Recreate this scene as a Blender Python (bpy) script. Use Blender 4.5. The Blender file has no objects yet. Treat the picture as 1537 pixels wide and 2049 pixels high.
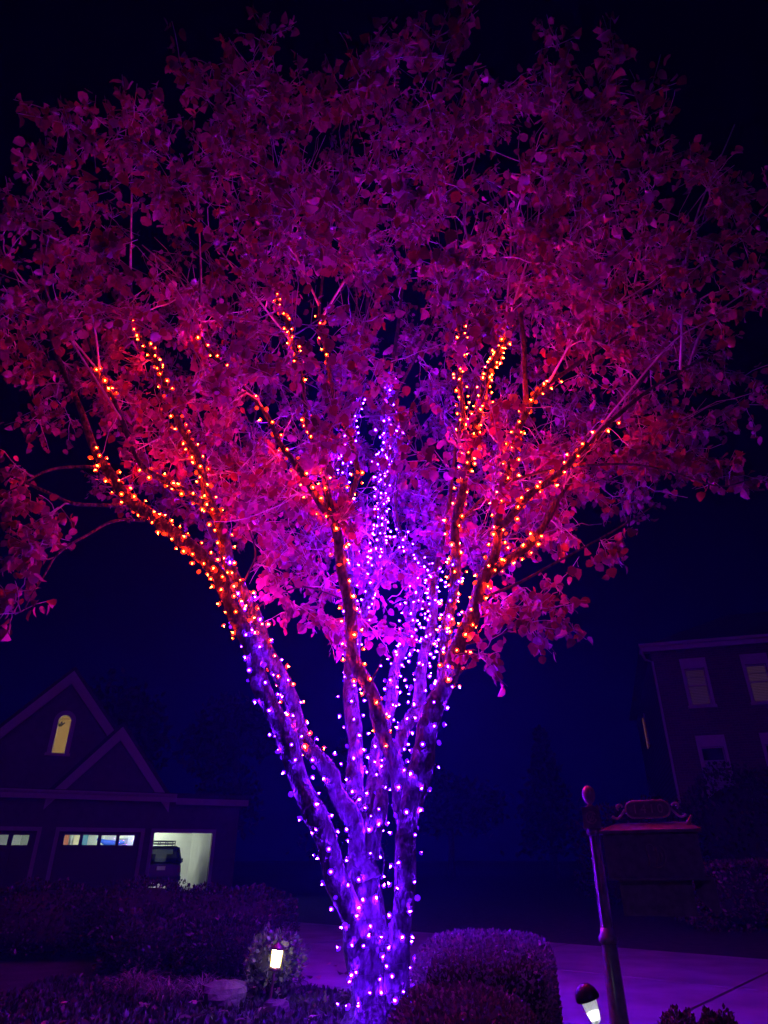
import bpy, math, random
import numpy as np
from mathutils import Vector, Matrix

random.seed(7)
rng = np.random.default_rng(7)
SC = bpy.context.scene
C = SC.collection
R = math.radians

# ------------------------------------------------------------------ camera
F_PX, PITCH, CAM_H = 1303.0, R(28.1), 1.15
cam_d = bpy.data.cameras.new('camera')
cam = bpy.data.objects.new('camera', cam_d)
C.objects.link(cam)
cam.location = (0, 0, CAM_H)
cam.rotation_euler = (R(90) + PITCH, 0, 0)
cam_d.sensor_fit = 'VERTICAL'
cam_d.sensor_height = 36.0
cam_d.lens = 36.0 * F_PX / 2049.0
cam_d.clip_start = 0.05
cam_d.clip_end = 2000
SC.camera = cam

# ------------------------------------------------------------------ night sky and added fill light
w = bpy.data.worlds.new('World')
SC.world = w
w.use_nodes = True
bg = w.node_tree.nodes['Background']
bg.inputs['Strength'].default_value = 1.0
# night sky: navy town glow near the horizon fading to black overhead
_nt = w.node_tree
_tc = _nt.nodes.new('ShaderNodeTexCoord'); _sx = _nt.nodes.new('ShaderNodeSeparateXYZ')
_cr = _nt.nodes.new('ShaderNodeValToRGB')
_nt.links.new(_tc.outputs['Generated'], _sx.inputs[0]); _nt.links.new(_sx.outputs['Z'], _cr.inputs['Fac'])
_e = _cr.color_ramp.elements
_e[0].position = 0.0; _e[0].color = (0.0002, 0.0001, 0.020, 1)
_e[1].position = 0.75; _e[1].color = (0.0, 0.0, 0.00004, 1)
for _p, _c in ((0.17, (0.0002, 0.00005, 0.016, 1)), (0.30, (0.0002, 0.00003, 0.006, 1)), (0.42, (0.0001, 0.00001, 0.002, 1)), (0.55, (0.00005, 0.00001, 0.0004, 1))):
    _m = _e.new(_p); _m.color = _c
_nt.links.new(_cr.outputs['Color'], bg.inputs['Color'])
violet_fill_d = bpy.data.lights.new('violet_fill', 'SUN')  # unseen violet fill, added to brighten surfaces that face the camera
violet_fill_d.energy = 0.09
violet_fill_d.angle = R(0.5)
violet_fill_d.color = (0.34, 0.06, 1.0)
violet_fill = bpy.data.objects.new('violet_fill', violet_fill_d)
C.objects.link(violet_fill)
violet_fill.rotation_euler = (R(72), 0, R(14))

SC.view_settings.view_transform = 'Standard'
SC.view_settings.look = 'None'
SC.view_settings.exposure = 0.0
SC.view_settings.gamma = 1.0
SC.view_settings.use_curve_mapping = False
cy = SC.cycles
cy.max_bounces = 3
cy.diffuse_bounces = 2
cy.glossy_bounces = 1
cy.transmission_bounces = 2
cy.use_adaptive_sampling = True
cy.adaptive_threshold = 0.02
cy.transparent_max_bounces = 6
cy.volume_bounces = 0
cy.sample_clamp_indirect = 2.0
cy.sample_clamp_direct = 0.0
cy.use_denoising = True
cy.caustics_reflective = False
cy.caustics_refractive = False
cy.use_light_tree = True

# ------------------------------------------------------------------ helpers
def at(px, py, Y):
    """point on the plane y = Y seen at photo pixel (px, py)"""
    x = (px - 768.5) / F_PX
    y = -(py - 1024.5) / F_PX
    d = (x, math.cos(PITCH) - y * math.sin(PITCH), math.sin(PITCH) + y * math.cos(PITCH))
    t = Y / d[1]
    return Vector((d[0] * t, Y, CAM_H + d[2] * t))

def depth_of(p):
    return p[1] * math.cos(PITCH) + (p[2] - CAM_H) * math.sin(PITCH)

def project(P):
    P = np.asarray(P)
    zc = P[:, 1] * math.cos(PITCH) + (P[:, 2] - CAM_H) * math.sin(PITCH)
    yc = -P[:, 1] * math.sin(PITCH) + (P[:, 2] - CAM_H) * math.cos(PITCH)
    return 768.5 + F_PX * P[:, 0] / zc, 1024.5 - F_PX * yc / zc, zc

def tag(o, label=None, cat=None, group=None, kind=None):
    if label: o['label'] = label
    if cat: o['category'] = cat
    if group: o['group'] = group
    if kind: o['kind'] = kind
    return o

def empty(name, loc=(0, 0, 0), rz=0.0, rot=None):
    o = bpy.data.objects.new(name, None)
    o.empty_display_size = 0.1
    o.location = loc
    o.rotation_euler = rot if rot else (0, 0, rz)
    C.objects.link(o)
    return o

def link(name, me, parent=None):
    o = bpy.data.objects.new(name, me)
    C.objects.link(o)
    if parent is not None:
        o.parent = parent
    return o

def np_mesh(name, V, T, mat, smooth=False, tint=None):
    """V (n,3), T (m,k) all faces with k corners"""
    V = np.ascontiguousarray(V, dtype=np.float32)
    T = np.ascontiguousarray(T, dtype=np.int32)
    me = bpy.data.meshes.new(name)
    m, k = T.shape
    me.vertices.add(len(V)); me.vertices.foreach_set('co', V.ravel())
    me.loops.add(m * k); me.loops.foreach_set('vertex_index', T.ravel())
    me.polygons.add(m)
    me.polygons.foreach_set('loop_start', np.arange(0, m * k, k, dtype=np.int32))
    me.polygons.foreach_set('loop_total', np.full(m, k, dtype=np.int32))
    if smooth:
        me.polygons.foreach_set('use_smooth', np.ones(m, dtype=bool))
    me.update(calc_edges=True)
    if tint is not None:
        a = me.attributes.new('tint', 'FLOAT', 'POINT')
        a.data.foreach_set('value', np.ascontiguousarray(tint, dtype=np.float32))
    me.materials.append(mat)
    return me

class MB:
    def __init__(self): self.v, self.f = [], []
    def add(self, vs, fs):
        n = len(self.v)
        self.v += [tuple(v) for v in vs]
        self.f += [tuple(i + n for i in f) for f in fs]
        return self
    def box(self, x0, x1, y0, y1, z0, z1):
        vs = [(x, y, z) for z in (z0, z1) for y in (y0, y1) for x in (x0, x1)]
        return self.add(vs, [(0, 2, 3, 1), (4, 5, 7, 6), (0, 1, 5, 4), (2, 6, 7, 3), (0, 4, 6, 2), (1, 3, 7, 5)])
    def prism(self, pts, y0, y1):
        """polygon in xz (counter-clockwise seen from -y) extruded y0..y1"""
        n = len(pts)
        vs = [(x, y0, z) for x, z in pts] + [(x, y1, z) for x, z in pts]
        fs = [tuple(range(n)), tuple(range(2 * n - 1, n - 1, -1))]
        fs += [(i, i + n, (i + 1) % n + n, (i + 1) % n) for i in range(n)]
        return self.add(vs, fs)
    def lathe(self, prof, seg=16, c=(0, 0, 0), sx=1, sy=1):
        vs, fs = [], []
        for r, z in prof:
            for k in range(seg):
                a = 2 * math.pi * k / seg
                vs.append((c[0] + sx * r * math.cos(a), c[1] + sy * r * math.sin(a), c[2] + z))
        for i in range(len(prof) - 1):
            for k in range(seg):
                k2 = (k + 1) % seg
                fs.append((i * seg + k, i * seg + k2, (i + 1) * seg + k2, (i + 1) * seg + k))
        fs.append(tuple(range(seg - 1, -1, -1)))
        b = (len(prof) - 1) * seg
        fs.append(tuple(range(b, b + seg)))
        return self.add(vs, fs)
    def tube(self, pts, rad, seg=8, cap=True):
        pts = [Vector(p) for p in pts]
        n = len(pts)
        if not hasattr(rad, '__len__'): rad = [rad] * n
        vs, fs = [], []
        ref = None
        for i, p in enumerate(pts):
            t = (pts[min(i + 1, n - 1)] - pts[max(i - 1, 0)])
            if t.length < 1e-9: t = Vector((0, 0, 1))
            t.normalize()
            if ref is None:
                ref = t.orthogonal().normalized()
            else:
                ref = ref - t * ref.dot(t)
                ref = ref.normalized() if ref.length > 1e-6 else t.orthogonal().normalized()
            b = t.cross(ref)
            for k in range(seg):
                a = 2 * math.pi * k / seg
                vs.append(p + (ref * math.cos(a) + b * math.sin(a)) * rad[i])
        for i in range(n - 1):
            for k in range(seg):
                k2 = (k + 1) % seg
                fs.append((i * seg + k, i * seg + k2, (i + 1) * seg + k2, (i + 1) * seg + k))
        if cap:
            fs.append(tuple(range(seg - 1, -1, -1)))
            fs.append(tuple(range((n - 1) * seg, n * seg)))
        return self.add(vs, fs)
    def mesh(self, name, mat, smooth=False):
        me = bpy.data.meshes.new(name)
        me.from_pydata(self.v, [], self.f)
        if smooth:
            me.polygons.foreach_set('use_smooth', [len(p.vertices) < 7 for p in me.polygons])
        me.materials.append(mat)
        me.update()
        return me
    def build(self, name, mat, parent=None, smooth=False):
        return link(name, self.mesh(name, mat, smooth), parent)

# ------------------------------------------------------------------ materials
def nodes_of(name):
    m = bpy.data.materials.new(name)
    m.use_nodes = True
    return m, m.node_tree, m.node_tree.nodes['Principled BSDF']

def mat(name, col, rough=0.7, metal=0.0, spec=0.5, vary=0.0, scale=8.0, bump=0.0, bscale=None, detail=4):
    m, nt, b = nodes_of(name)
    b.inputs['Roughness'].default_value = rough
    b.inputs['Metallic'].default_value = metal
    b.inputs['Specular IOR Level'].default_value = spec
    tc = nt.nodes.new('ShaderNodeTexCoord')
    no = nt.nodes.new('ShaderNodeTexNoise')
    no.inputs['Scale'].default_value = scale
    no.inputs['Detail'].default_value = detail
    nt.links.new(tc.outputs['Object'], no.inputs['Vector'])
    cr = nt.nodes.new('ShaderNodeValToRGB')
    lo = [max(0, c * (1 - vary)) for c in col]; hi = [min(1, c * (1 + vary)) for c in col]
    cr.color_ramp.elements[0].position = 0.3; cr.color_ramp.elements[1].position = 0.7
    cr.color_ramp.elements[0].color = (*lo, 1); cr.color_ramp.elements[1].color = (*hi, 1)
    nt.links.new(no.outputs['Fac'], cr.inputs['Fac'])
    nt.links.new(cr.outputs['Color'], b.inputs['Base Color'])
    if bump:
        n2 = nt.nodes.new('ShaderNodeTexNoise')
        n2.inputs['Scale'].default_value = bscale or scale * 3
        n2.inputs['Detail'].default_value = 6
        nt.links.new(tc.outputs['Object'], n2.inputs['Vector'])
        bp = nt.nodes.new('ShaderNodeBump')
        bp.inputs['Strength'].default_value = bump
        bp.inputs['Distance'].default_value = 0.02
        nt.links.new(n2.outputs['Fac'], bp.inputs['Height'])
        nt.links.new(bp.outputs['Normal'], b.inputs['Normal'])
    return m

def emit(name, col, s, base=(0.8, 0.8, 0.8)):
    m, nt, b = nodes_of(name)
    b.inputs['Base Color'].default_value = (*base, 1)
    b.inputs['Emission Color'].default_value = (*col, 1)
    b.inputs['Emission Strength'].default_value = s
    return m

def leaf_mat(name, stops, transl=0.35, rough=0.45, spec=0.4, per_object=False):
    m, nt, b = nodes_of(name)
    out = nt.nodes['Material Output']
    if per_object:
        src = nt.nodes.new('ShaderNodeObjectInfo').outputs['Random']
    else:
        a = nt.nodes.new('ShaderNodeAttribute'); a.attribute_name = 'tint'
        src = a.outputs['Fac']
    cr = nt.nodes.new('ShaderNodeValToRGB')
    e = cr.color_ramp.elements
    while len(e) < len(stops): e.new(0.5)
    for i, (p, c) in enumerate(stops):
        e[i].position = p; e[i].color = (*c, 1)
    nt.links.new(src, cr.inputs['Fac'])
    tc = nt.nodes.new('ShaderNodeTexCoord')
    no = nt.nodes.new('ShaderNodeTexNoise'); no.inputs['Scale'].default_value = 25
    nt.links.new(tc.outputs['Object'], no.inputs['Vector'])
    mx = nt.nodes.new('ShaderNodeMixRGB'); mx.blend_type = 'MULTIPLY'; mx.inputs['Fac'].default_value = 0.5
    nt.links.new(cr.outputs['Color'], mx.inputs['Color1'])
    c2 = nt.nodes.new('ShaderNodeValToRGB')
    c2.color_ramp.elements[0].color = (0.4, 0.4, 0.4, 1); c2.color_ramp.elements[0].position = 0.35
    c2.color_ramp.elements[1].color = (1, 1, 1, 1); c2.color_ramp.elements[1].position = 0.6
    nt.links.new(no.outputs['Fac'], c2.inputs['Fac'])
    nt.links.new(c2.outputs['Color'], mx.inputs['Color2'])
    nt.links.new(mx.outputs['Color'], b.inputs['Base Color'])
    b.inputs['Roughness'].default_value = rough
    b.inputs['Specular IOR Level'].default_value = spec
    tr = nt.nodes.new('ShaderNodeBsdfTranslucent')
    nt.links.new(mx.outputs['Color'], tr.inputs['Color'])
    ms = nt.nodes.new('ShaderNodeMixShader'); ms.inputs['Fac'].default_value = transl
    nt.links.new(b.outputs['BSDF'], ms.inputs[1]); nt.links.new(tr.outputs['BSDF'], ms.inputs[2])
    nt.links.new(ms.outputs['Shader'], out.inputs['Surface'])
    return m

def glass_mat(name, tint=(0.95, 0.97, 1.0), clear=0.97):
    m, nt, b = nodes_of(name)
    out = nt.nodes['Material Output']
    tr = nt.nodes.new('ShaderNodeBsdfTransparent'); tr.inputs['Color'].default_value = (*tint, 1)
    gl = nt.nodes.new('ShaderNodeBsdfGlossy'); gl.inputs['Roughness'].default_value = 0.03
    ms = nt.nodes.new('ShaderNodeMixShader'); ms.inputs['Fac'].default_value = 1 - clear
    nt.links.new(tr.outputs['BSDF'], ms.inputs[1]); nt.links.new(gl.outputs['BSDF'], ms.inputs[2])
    nt.links.new(ms.outputs['Shader'], out.inputs['Surface'])
    return m

def frost_mat():
    m, nt, b = nodes_of('frosted_glass')
    out = nt.nodes['Material Output']
    b.inputs['Base Color'].default_value = (0.55, 0.56, 0.55, 1); b.inputs['Roughness'].default_value = 0.25
    b.inputs['Emission Color'].default_value = (0.95, 1.0, 0.95, 1); b.inputs['Emission Strength'].default_value = 0.36
    wv = nt.nodes.new('ShaderNodeTexWave'); wv.inputs['Scale'].default_value = 30; wv.inputs['Distortion'].default_value = 2.0
    tc = nt.nodes.new('ShaderNodeTexCoord'); nt.links.new(tc.outputs['Object'], wv.inputs['Vector'])
    mr = nt.nodes.new('ShaderNodeMapRange'); mr.inputs['To Min'].default_value = 0.25; mr.inputs['To Max'].default_value = 0.7
    nt.links.new(wv.outputs['Fac'], mr.inputs['Value'])
    tr = nt.nodes.new('ShaderNodeBsdfTransparent'); ms = nt.nodes.new('ShaderNodeMixShader')
    nt.links.new(mr.outputs['Result'], ms.inputs['Fac'])
    nt.links.new(b.outputs['BSDF'], ms.inputs[1]); nt.links.new(tr.outputs['BSDF'], ms.inputs[2])
    nt.links.new(ms.outputs['Shader'], out.inputs['Surface'])
    return m

def bark_mat():
    m, nt, b = nodes_of('bark')
    tc = nt.nodes.new('ShaderNodeTexCoord')
    mp = nt.nodes.new('ShaderNodeMapping'); mp.inputs['Scale'].default_value = (1, 1, 0.55)
    nt.links.new(tc.outputs['Object'], mp.inputs['Vector'])
    n1 = nt.nodes.new('ShaderNodeTexNoise'); n1.inputs['Scale'].default_value = 22; n1.inputs['Detail'].default_value = 8
    n2 = nt.nodes.new('ShaderNodeTexVoronoi'); n2.inputs['Scale'].default_value = 38
    n3 = nt.nodes.new('ShaderNodeTexNoise'); n3.inputs['Scale'].default_value = 60; n3.inputs['Detail'].default_value = 5
    for n in (n1, n2, n3): nt.links.new(mp.outputs['Vector'], n.inputs['Vector'])
    cr = nt.nodes.new('ShaderNodeValToRGB')
    cr.color_ramp.elements[0].position = 0.32; cr.color_ramp.elements[1].position = 0.68
    cr.color_ramp.elements[0].color = (0.014, 0.012, 0.013, 1); cr.color_ramp.elements[1].color = (0.12, 0.105, 0.11, 1)
    nt.links.new(n1.outputs['Fac'], cr.inputs['Fac'])
    nt.links.new(cr.outputs['Color'], b.inputs['Base Color'])
    ad = nt.nodes.new('ShaderNodeMath'); ad.operation = 'ADD'
    nt.links.new(n2.outputs['Distance'], ad.inputs[0]); nt.links.new(n3.outputs['Fac'], ad.inputs[1])
    bp = nt.nodes.new('ShaderNodeBump'); bp.inputs['Strength'].default_value = 1.0; bp.inputs['Distance'].default_value = 0.02
    nt.links.new(ad.outputs[0], bp.inputs['Height']); nt.links.new(bp.outputs['Normal'], b.inputs['Normal'])
    b.inputs['Roughness'].default_value = 0.8
    b.inputs['Specular IOR Level'].default_value = 0.25
    return m

def brick_mat():
    m, nt, b = nodes_of('dark_brick')
    tc = nt.nodes.new('ShaderNodeTexCoord')
    mp = nt.nodes.new('ShaderNodeMapping'); mp.inputs['Rotation'].default_value = (R(90), 0, 0)
    nt.links.new(tc.outputs['Object'], mp.inputs['Vector'])
    br = nt.nodes.new('ShaderNodeTexBrick')
    br.inputs['Scale'].default_value = 1.0
    br.inputs['Brick Width'].default_value = 0.21; br.inputs['Row Height'].default_value = 0.075
    br.inputs['Mortar Size'].default_value = 0.006
    br.inputs['Color1'].default_value = (0.05, 0.025, 0.02, 1); br.inputs['Color2'].default_value = (0.09, 0.035, 0.03, 1)
    br.inputs['Mortar'].default_value = (0.1, 0.09, 0.08, 1)
    nt.links.new(mp.outputs['Vector'], br.inputs['Vector'])
    nt.links.new(br.outputs['Color'], b.inputs['Base Color'])
    b.inputs['Roughness'].default_value = 0.85
    return m

PURPLE = (0.12, 0.003, 1.0)
ORANGE = (1.0, 0.014, 0.0012)
S_BULB = 2000.0
M = {
    'bark': bark_mat(), 'twig': mat('twig_bark', (0.55, 0.50, 0.54), 0.6, vary=0.4, scale=14), 'brick': brick_mat(),
    'bulb_p': emit('purple_bulb', PURPLE, S_BULB * 1.45), 'bulb_o': emit('orange_bulb', ORANGE, S_BULB * 0.62),
    'halo_p': emit('purple_halo', (0.085, 0.002, 1.0), 2.6, (0.01, 0.001, 0.06)), 'halo_o': emit('orange_halo', (1.0, 0.030, 0.001), 2.3, (0.06, 0.002, 0.001)),  # dim glowing skirts imitate the coloured halo round each bulb
    'cable': mat('cable', (0.012, 0.02, 0.014), 0.5),
    'soil': mat('soil', (0.03, 0.022, 0.02), 0.95, vary=0.6, scale=3, bump=0.8, bscale=30),
    'lawn': mat('lawn', (0.03, 0.035, 0.02), 0.95, vary=0.6, scale=6, bump=1.0, bscale=60),
    'concrete': mat('concrete', (0.22, 0.205, 0.20), 0.75, vary=0.32, scale=1.6, bump=0.15, bscale=90, detail=9),
    'grass': leaf_mat('grass_blade', [(0, (0.02, 0.03, 0.015)), (1, (0.06, 0.055, 0.035))], 0.25),
    'hedge': leaf_mat('hedge_leaf', [(0, (0.10, 0.14, 0.12)), (0.6, (0.28, 0.28, 0.30)), (1, (0.48, 0.40, 0.40))], 0.25),
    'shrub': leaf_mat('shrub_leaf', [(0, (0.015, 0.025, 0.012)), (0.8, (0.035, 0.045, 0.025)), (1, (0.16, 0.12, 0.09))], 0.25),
    'litshrub': leaf_mat('lit_shrub_leaf', [(0, (0.05, 0.07, 0.04)), (1, (0.20, 0.20, 0.13))], 0.2),  # brighter copy of the shrub leaf, lantern light put into its colour
    'redshrub': leaf_mat('red_shrub_leaf', [(0, (0.05, 0.04, 0.03)), (0.7, (0.16, 0.07, 0.07)), (1, (0.50, 0.34, 0.24))], 0.25),  # palest stop imitates warm streetlight on the boundary hedge
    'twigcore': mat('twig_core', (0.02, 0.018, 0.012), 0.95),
    'fartree': leaf_mat('dark_tree_leaf', [(0, (0.02, 0.03, 0.015)), (1, (0.05, 0.06, 0.03))], 0.15),
    'liriope': leaf_mat('strap_leaf', [(0, (0.09, 0.09, 0.05)), (1, (0.28, 0.22, 0.15))], 0.25),
    'rock': mat('rock', (0.07, 0.045, 0.038), 0.9, vary=0.35, scale=7, bump=0.7, bscale=20),
    'siding': mat('siding', (0.10, 0.095, 0.10), 0.85, vary=0.15, scale=4),
    'trim': mat('trim_paint', (0.36, 0.345, 0.33), 0.6, vary=0.06, scale=5),
    'trim_dull': mat('aged_trim_paint', (0.32, 0.30, 0.30), 0.6, vary=0.1, scale=5),
    'roof': mat('roof_shingle', (0.035, 0.033, 0.035), 0.9, vary=0.35, scale=9, bump=0.4),
    'gdoor': mat('garage_door_paint', (0.022, 0.018, 0.016), 0.55),
    'wallin': mat('garage_plaster', (0.62, 0.66, 0.58), 0.85, vary=0.07, scale=1.4),
    'wallwarm': mat('room_plaster', (0.72, 0.60, 0.33), 0.85, vary=0.05, scale=1.2),
    'floorin': mat('garage_slab', (0.4, 0.4, 0.38), 0.8, vary=0.15),
    'glass': glass_mat('window_glass'),
    'darkglass': mat('dark_glass', (0.01, 0.01, 0.014), 0.08),
    'smokeglass': glass_mat('smoked_glass', (0.22, 0.23, 0.26), 0.9),
    'tube': emit('tube_light', (0.93, 1.0, 0.86), 165.0),
    'warm': emit('warm_lamp', (1.0, 0.76, 0.40), 150.0),
    'carpaint': mat('car_paint', (0.004, 0.004, 0.005), 0.35),
    'rubber': mat('rubber', (0.012, 0.012, 0.012), 0.8),
    'plate': mat('plate_paint', (0.75, 0.75, 0.78), 0.5),
    'redlens': mat('red_lens', (0.12, 0.01, 0.01), 0.25),
    'iron': mat('cast_iron_paint', (0.30, 0.29, 0.36), 0.26, spec=0.9, vary=0.25, scale=30),
    'ironlight': mat('worn_letter_paint', (0.55, 0.52, 0.52), 0.4, vary=0.3, scale=40),
    'pathglass': emit('lantern_glass', (1.0, 0.86, 0.42), 36.0),
    'brass': mat('bronze', (0.16, 0.12, 0.05), 0.4, 0.7),
    'frost': frost_mat(),
    'led': emit('led_core', (0.95, 1.0, 0.95), 3.0),
    'plastic': mat('cap_plastic', (0.05, 0.05, 0.055), 0.35),
    'rust': mat('rusty_box', (0.55, 0.17, 0.07), 0.8), 'cream': mat('cream_box', (0.75, 0.66, 0.42), 0.8),
    'teal': mat('teal_box', (0.10, 0.28, 0.38), 0.7), 'blue': mat('blue_plastic', (0.02, 0.10, 0.70), 0.4),
    'grey': mat('grey_box', (0.22, 0.25, 0.27), 0.8), 'white': mat('white_enamel', (0.78, 0.8, 0.74), 0.5),
    'blind': emit('lit_blind', (1.0, 0.38, 0.45), 0.016, (0.25, 0.2, 0.18)),
    'blind2': emit('lit_blind_brighter', (1.0, 0.42, 0.36), 0.028, (0.25, 0.2, 0.18)),
    'blinddark': mat('unlit_blind', (0.34, 0.32, 0.32), 0.8),
    'sidelit': emit('side_window_light', (1.0, 0.36, 0.16), 0.55, (0.3, 0.2, 0.15)),
}

_b = M['iron'].node_tree.nodes['Principled BSDF']
_b.inputs['Coat Weight'].default_value = 1.0; _b.inputs['Coat Roughness'].default_value = 0.2
# ------------------------------------------------------------------ ground
g = MB().add([(-400, -40, 0), (400, -40, 0), (400, 600, 0), (-400, 600, 0)], [(0, 1, 2, 3)]).build('ground', M['lawn'])
tag(g, kind='structure')
# planting bed under the tree
AX = Vector((-0.766, 0.643, 0)); CX = Vector((0.643, 0.766, 0))
def ac(a, c, z=0.0): return AX * a + CX * c + Vector((0, 0, z))
def bed_mesh():
    edge = []
    for i in range(41):
        a = -2 + i * 0.35
        edge.append(ac(a, 5.72 + 0.06 * math.sin(i * 1.3), 0.004))
    for i in range(41):
        a = 12 - i * 0.35
        edge.append(ac(a, 1.2 + 0.1 * math.sin(i), 0.004))
    return MB().add(edge, [tuple(range(len(edge)))])
tag(bed_mesh().build('planting_bed', M['soil']), kind='structure')
# concrete driveway of slabs with open joints
drv = empty('driveway')
tag(drv, kind='structure')
cuts = [-9.6, -6.6, -3.6, -0.6, 2.42, 5.42, 8.42, 11.42, 14.42, 17.4]
for i in range(len(cuts) - 1):
    for (c0, c1) in ((5.80, 8.3), (8.3, 10.82)):
        a0, a1 = cuts[i] + 0.011, cuts[i + 1] - 0.011
        k0, k1 = c0 + 0.006, c1 - 0.006
        mb = MB()
        zt = 0.03 + random.uniform(-0.002, 0.002)
        b = 0.008
        pts = [ac(a0, k0, 0.001), ac(a1, k0, 0.001), ac(a1, k1, 0.001), ac(a0, k1, 0.001),
               ac(a0 + b, k0 + b, zt), ac(a1 - b, k0 + b, zt), ac(a1 - b, k1 - b, zt), ac(a0 + b, k1 - b, zt)]
        mb.add(pts, [(7, 6, 5, 4), (0, 4, 5, 1), (1, 5, 6, 2), (2, 6, 7, 3), (3, 7, 4, 0)])
        mb.build('slab', M['concrete'], drv)
pts = [ac(17.42, 5.8, 0.02), ac(17.42, 10.82, 0.02), (-6.3, 27.9, 0.02), (-17, 23.4, 0.02)]
MB().add(pts, [(0, 1, 2, 3)]).build('apron', M['concrete'], drv)

# ------------------------------------------------------------------ left house with three garage bays
LH = empty('garage_house', (-6.62, 28.0, 0), R(22))
tag(LH, 'gabled house with arched lit attic window above three garage doors', 'house')
# front wall pieces round the openings (local: x along the front, y into the house, z up)
U0, U1, EV = -10.6, 0.75, 3.2
DT = 2.05                                   # door head
doors = [(-9.0, -6.12), (-5.40, -2.62), (-2.13, 0.0)]
fw = MB()
xs = [U0] + [v for d in doors for v in d] + [U1]
for i in range(0, len(xs), 2):
    fw.box(xs[i], xs[i + 1], 0, 0.2, 0, DT)
fw.box(U0, U1, 0, 0.2, DT, EV)
fw.build('front_wall', M['siding'], LH)
MB().box(U0 - 0.2, U0, 0, 7.4, 0, EV).build('side_wall', M['siding'], LH)
MB().box(U1, U1 + 0.2, 0, 7.4, 0, EV).build('side_wall', M['siding'], LH)
MB().box(U0, U1, 6.9, 7.1, 0, EV).build('back_wall', M['wallin'], LH)
MB().box(0.12, 0.2, 0.21, 6.89, 0.05, 2.6).build('inner_wall', M['wallin'], LH)
MB().box(U0 + 0.01, 0.11, 0.21, 6.89, 2.62, 2.7).build('garage_ceiling', M['wallin'], LH)
MB().box(U0 + 0.01, U1 - 0.01, -0.3, 6.88, 0.005, 0.05).build('garage_floor', M['floorin'], LH)
# roof: low eave roof in front and main gable set back
def gable(apex_u, apex_z, half, base_z, y0, y1, name, over=0.22, th=0.16):
    s = (apex_z - base_z) / half
    e = half + over
    zb = apex_z - s * e
    n = th / math.cos(math.atan(s))
    for sg in (-1, 1):
        MB().prism([(apex_u, apex_z), (apex_u + sg * e, zb), (apex_u + sg * e, zb + n), (apex_u, apex_z + n)][::sg],
                   y0 - 0.25, y1).build('roof_slope', M['roof'], LH)
        MB().prism([(apex_u, apex_z - 0.30 * 1.55), (apex_u + sg * (e - 0.02), zb - 0.30 * 1.55 + 0.1),
                    (apex_u + sg * (e - 0.02), zb + 0.04), (apex_u, apex_z + 0.04)][::sg],
                   y0 - 0.30, y0 - 0.22).build('rake_board', M['trim'], LH)
    return s
GA = (-6.1, 7.75)
gw = MB()
# gable wall with arched opening
wl, wr, wb, wt = -6.27, -5.83, 4.72, 6.12
wc = (wl + wr) / 2; rad = (wr - wl) / 2
arc = [(wc + rad * math.cos(t), wt - rad + rad * math.sin(t)) for t in np.linspace(0, math.pi, 13)]
Y_G = 0.45
s_ = (GA[1] - 3.2) / 4.0
zl = lambda u: GA[1] - s_ * abs(u - GA[0])
gw.prism([(-10.1, 3.2), (wl, 3.2), (wl, zl(wl)), (-10.1, zl(-10.1))], Y_G, Y_G + 0.2)
gw.prism([(wr, 3.2), (-2.1, 3.2), (-2.1, zl(-2.1)), (wr, zl(wr))], Y_G, Y_G + 0.2)
gw.prism([(wl, 3.2), (wr, 3.2), (wr, wb), (wl, wb)], Y_G, Y_G + 0.2)
top = [(wl, zl(wl)), (wl, wt - rad)] + arc[::-1][1:-1] + [(wr, wt - rad), (wr, zl(wr)), (wc if abs(wc - GA[0]) < 0 else GA[0], GA[1])]
gw.prism(top, Y_G, Y_G + 0.2)
gw.build('gable_wall', M['siding'], LH)
gable(GA[0], GA[1], 4.0, 3.2, Y_G, 7.2, 'main')
sg2 = MB().prism([(-6.0, 3.35), (-1.9, 3.35), (-3.92, 5.62)], 0.02, 0.2)
sg2.build('small_gable_wall', M['siding'], LH)
gable(-3.92, 5.68, 1.95, 3.36, 0.02, 3.2, 'small')
MB().prism([(U0 - 0.35, 3.22), (U1 + 0.45, 3.22), (U1 + 0.45, 3.40), (U0 - 0.35, 3.40)], -0.4, 0.44).build('front_eave_roof', M['roof'], LH)
MB().box(U0 - 0.35, -1.55, -0.47, -0.40, 3.08, 3.36).build('fascia', M['trim'], LH)
MB().box(-1.549, U1 + 0.45, -0.45, -0.39, 3.0, 3.22).build('fascia', M['trim_dull'], LH)
MB().tube([(U0, -0.53, 3.32), (-1.6, -0.53, 3.30)], 0.06, 8).build('gutter', M['trim'], LH)
# arched window
fr = MB()
o_arc = [(wc + (rad + 0.17) * math.cos(t), wt - rad + (rad + 0.17) * math.sin(t)) for t in np.linspace(0, math.pi, 13)]
for i in range(12):
    fr.prism([arc[i], o_arc[i], o_arc[i + 1], arc[i + 1]], Y_G - 0.06, Y_G - 0.002)
fr.box(wl - 0.17, wl, Y_G - 0.06, Y_G - 0.002, wb, wt - rad); fr.box(wr, wr + 0.17, Y_G - 0.06, Y_G - 0.002, wb, wt - rad)
fr.box(wl - 0.22, wr + 0.22, Y_G - 0.09, Y_G - 0.002, wb - 0.1, wb)
aw = fr.build('arched_window', M['trim'], LH)
MB().prism([(wl, wb), (wr, wb), (wr, wt - rad)] + arc[1:-1] + [(wl, wt - rad)], Y_G + 0.08, Y_G + 0.09).build('pane', M['glass'], aw)
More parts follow.
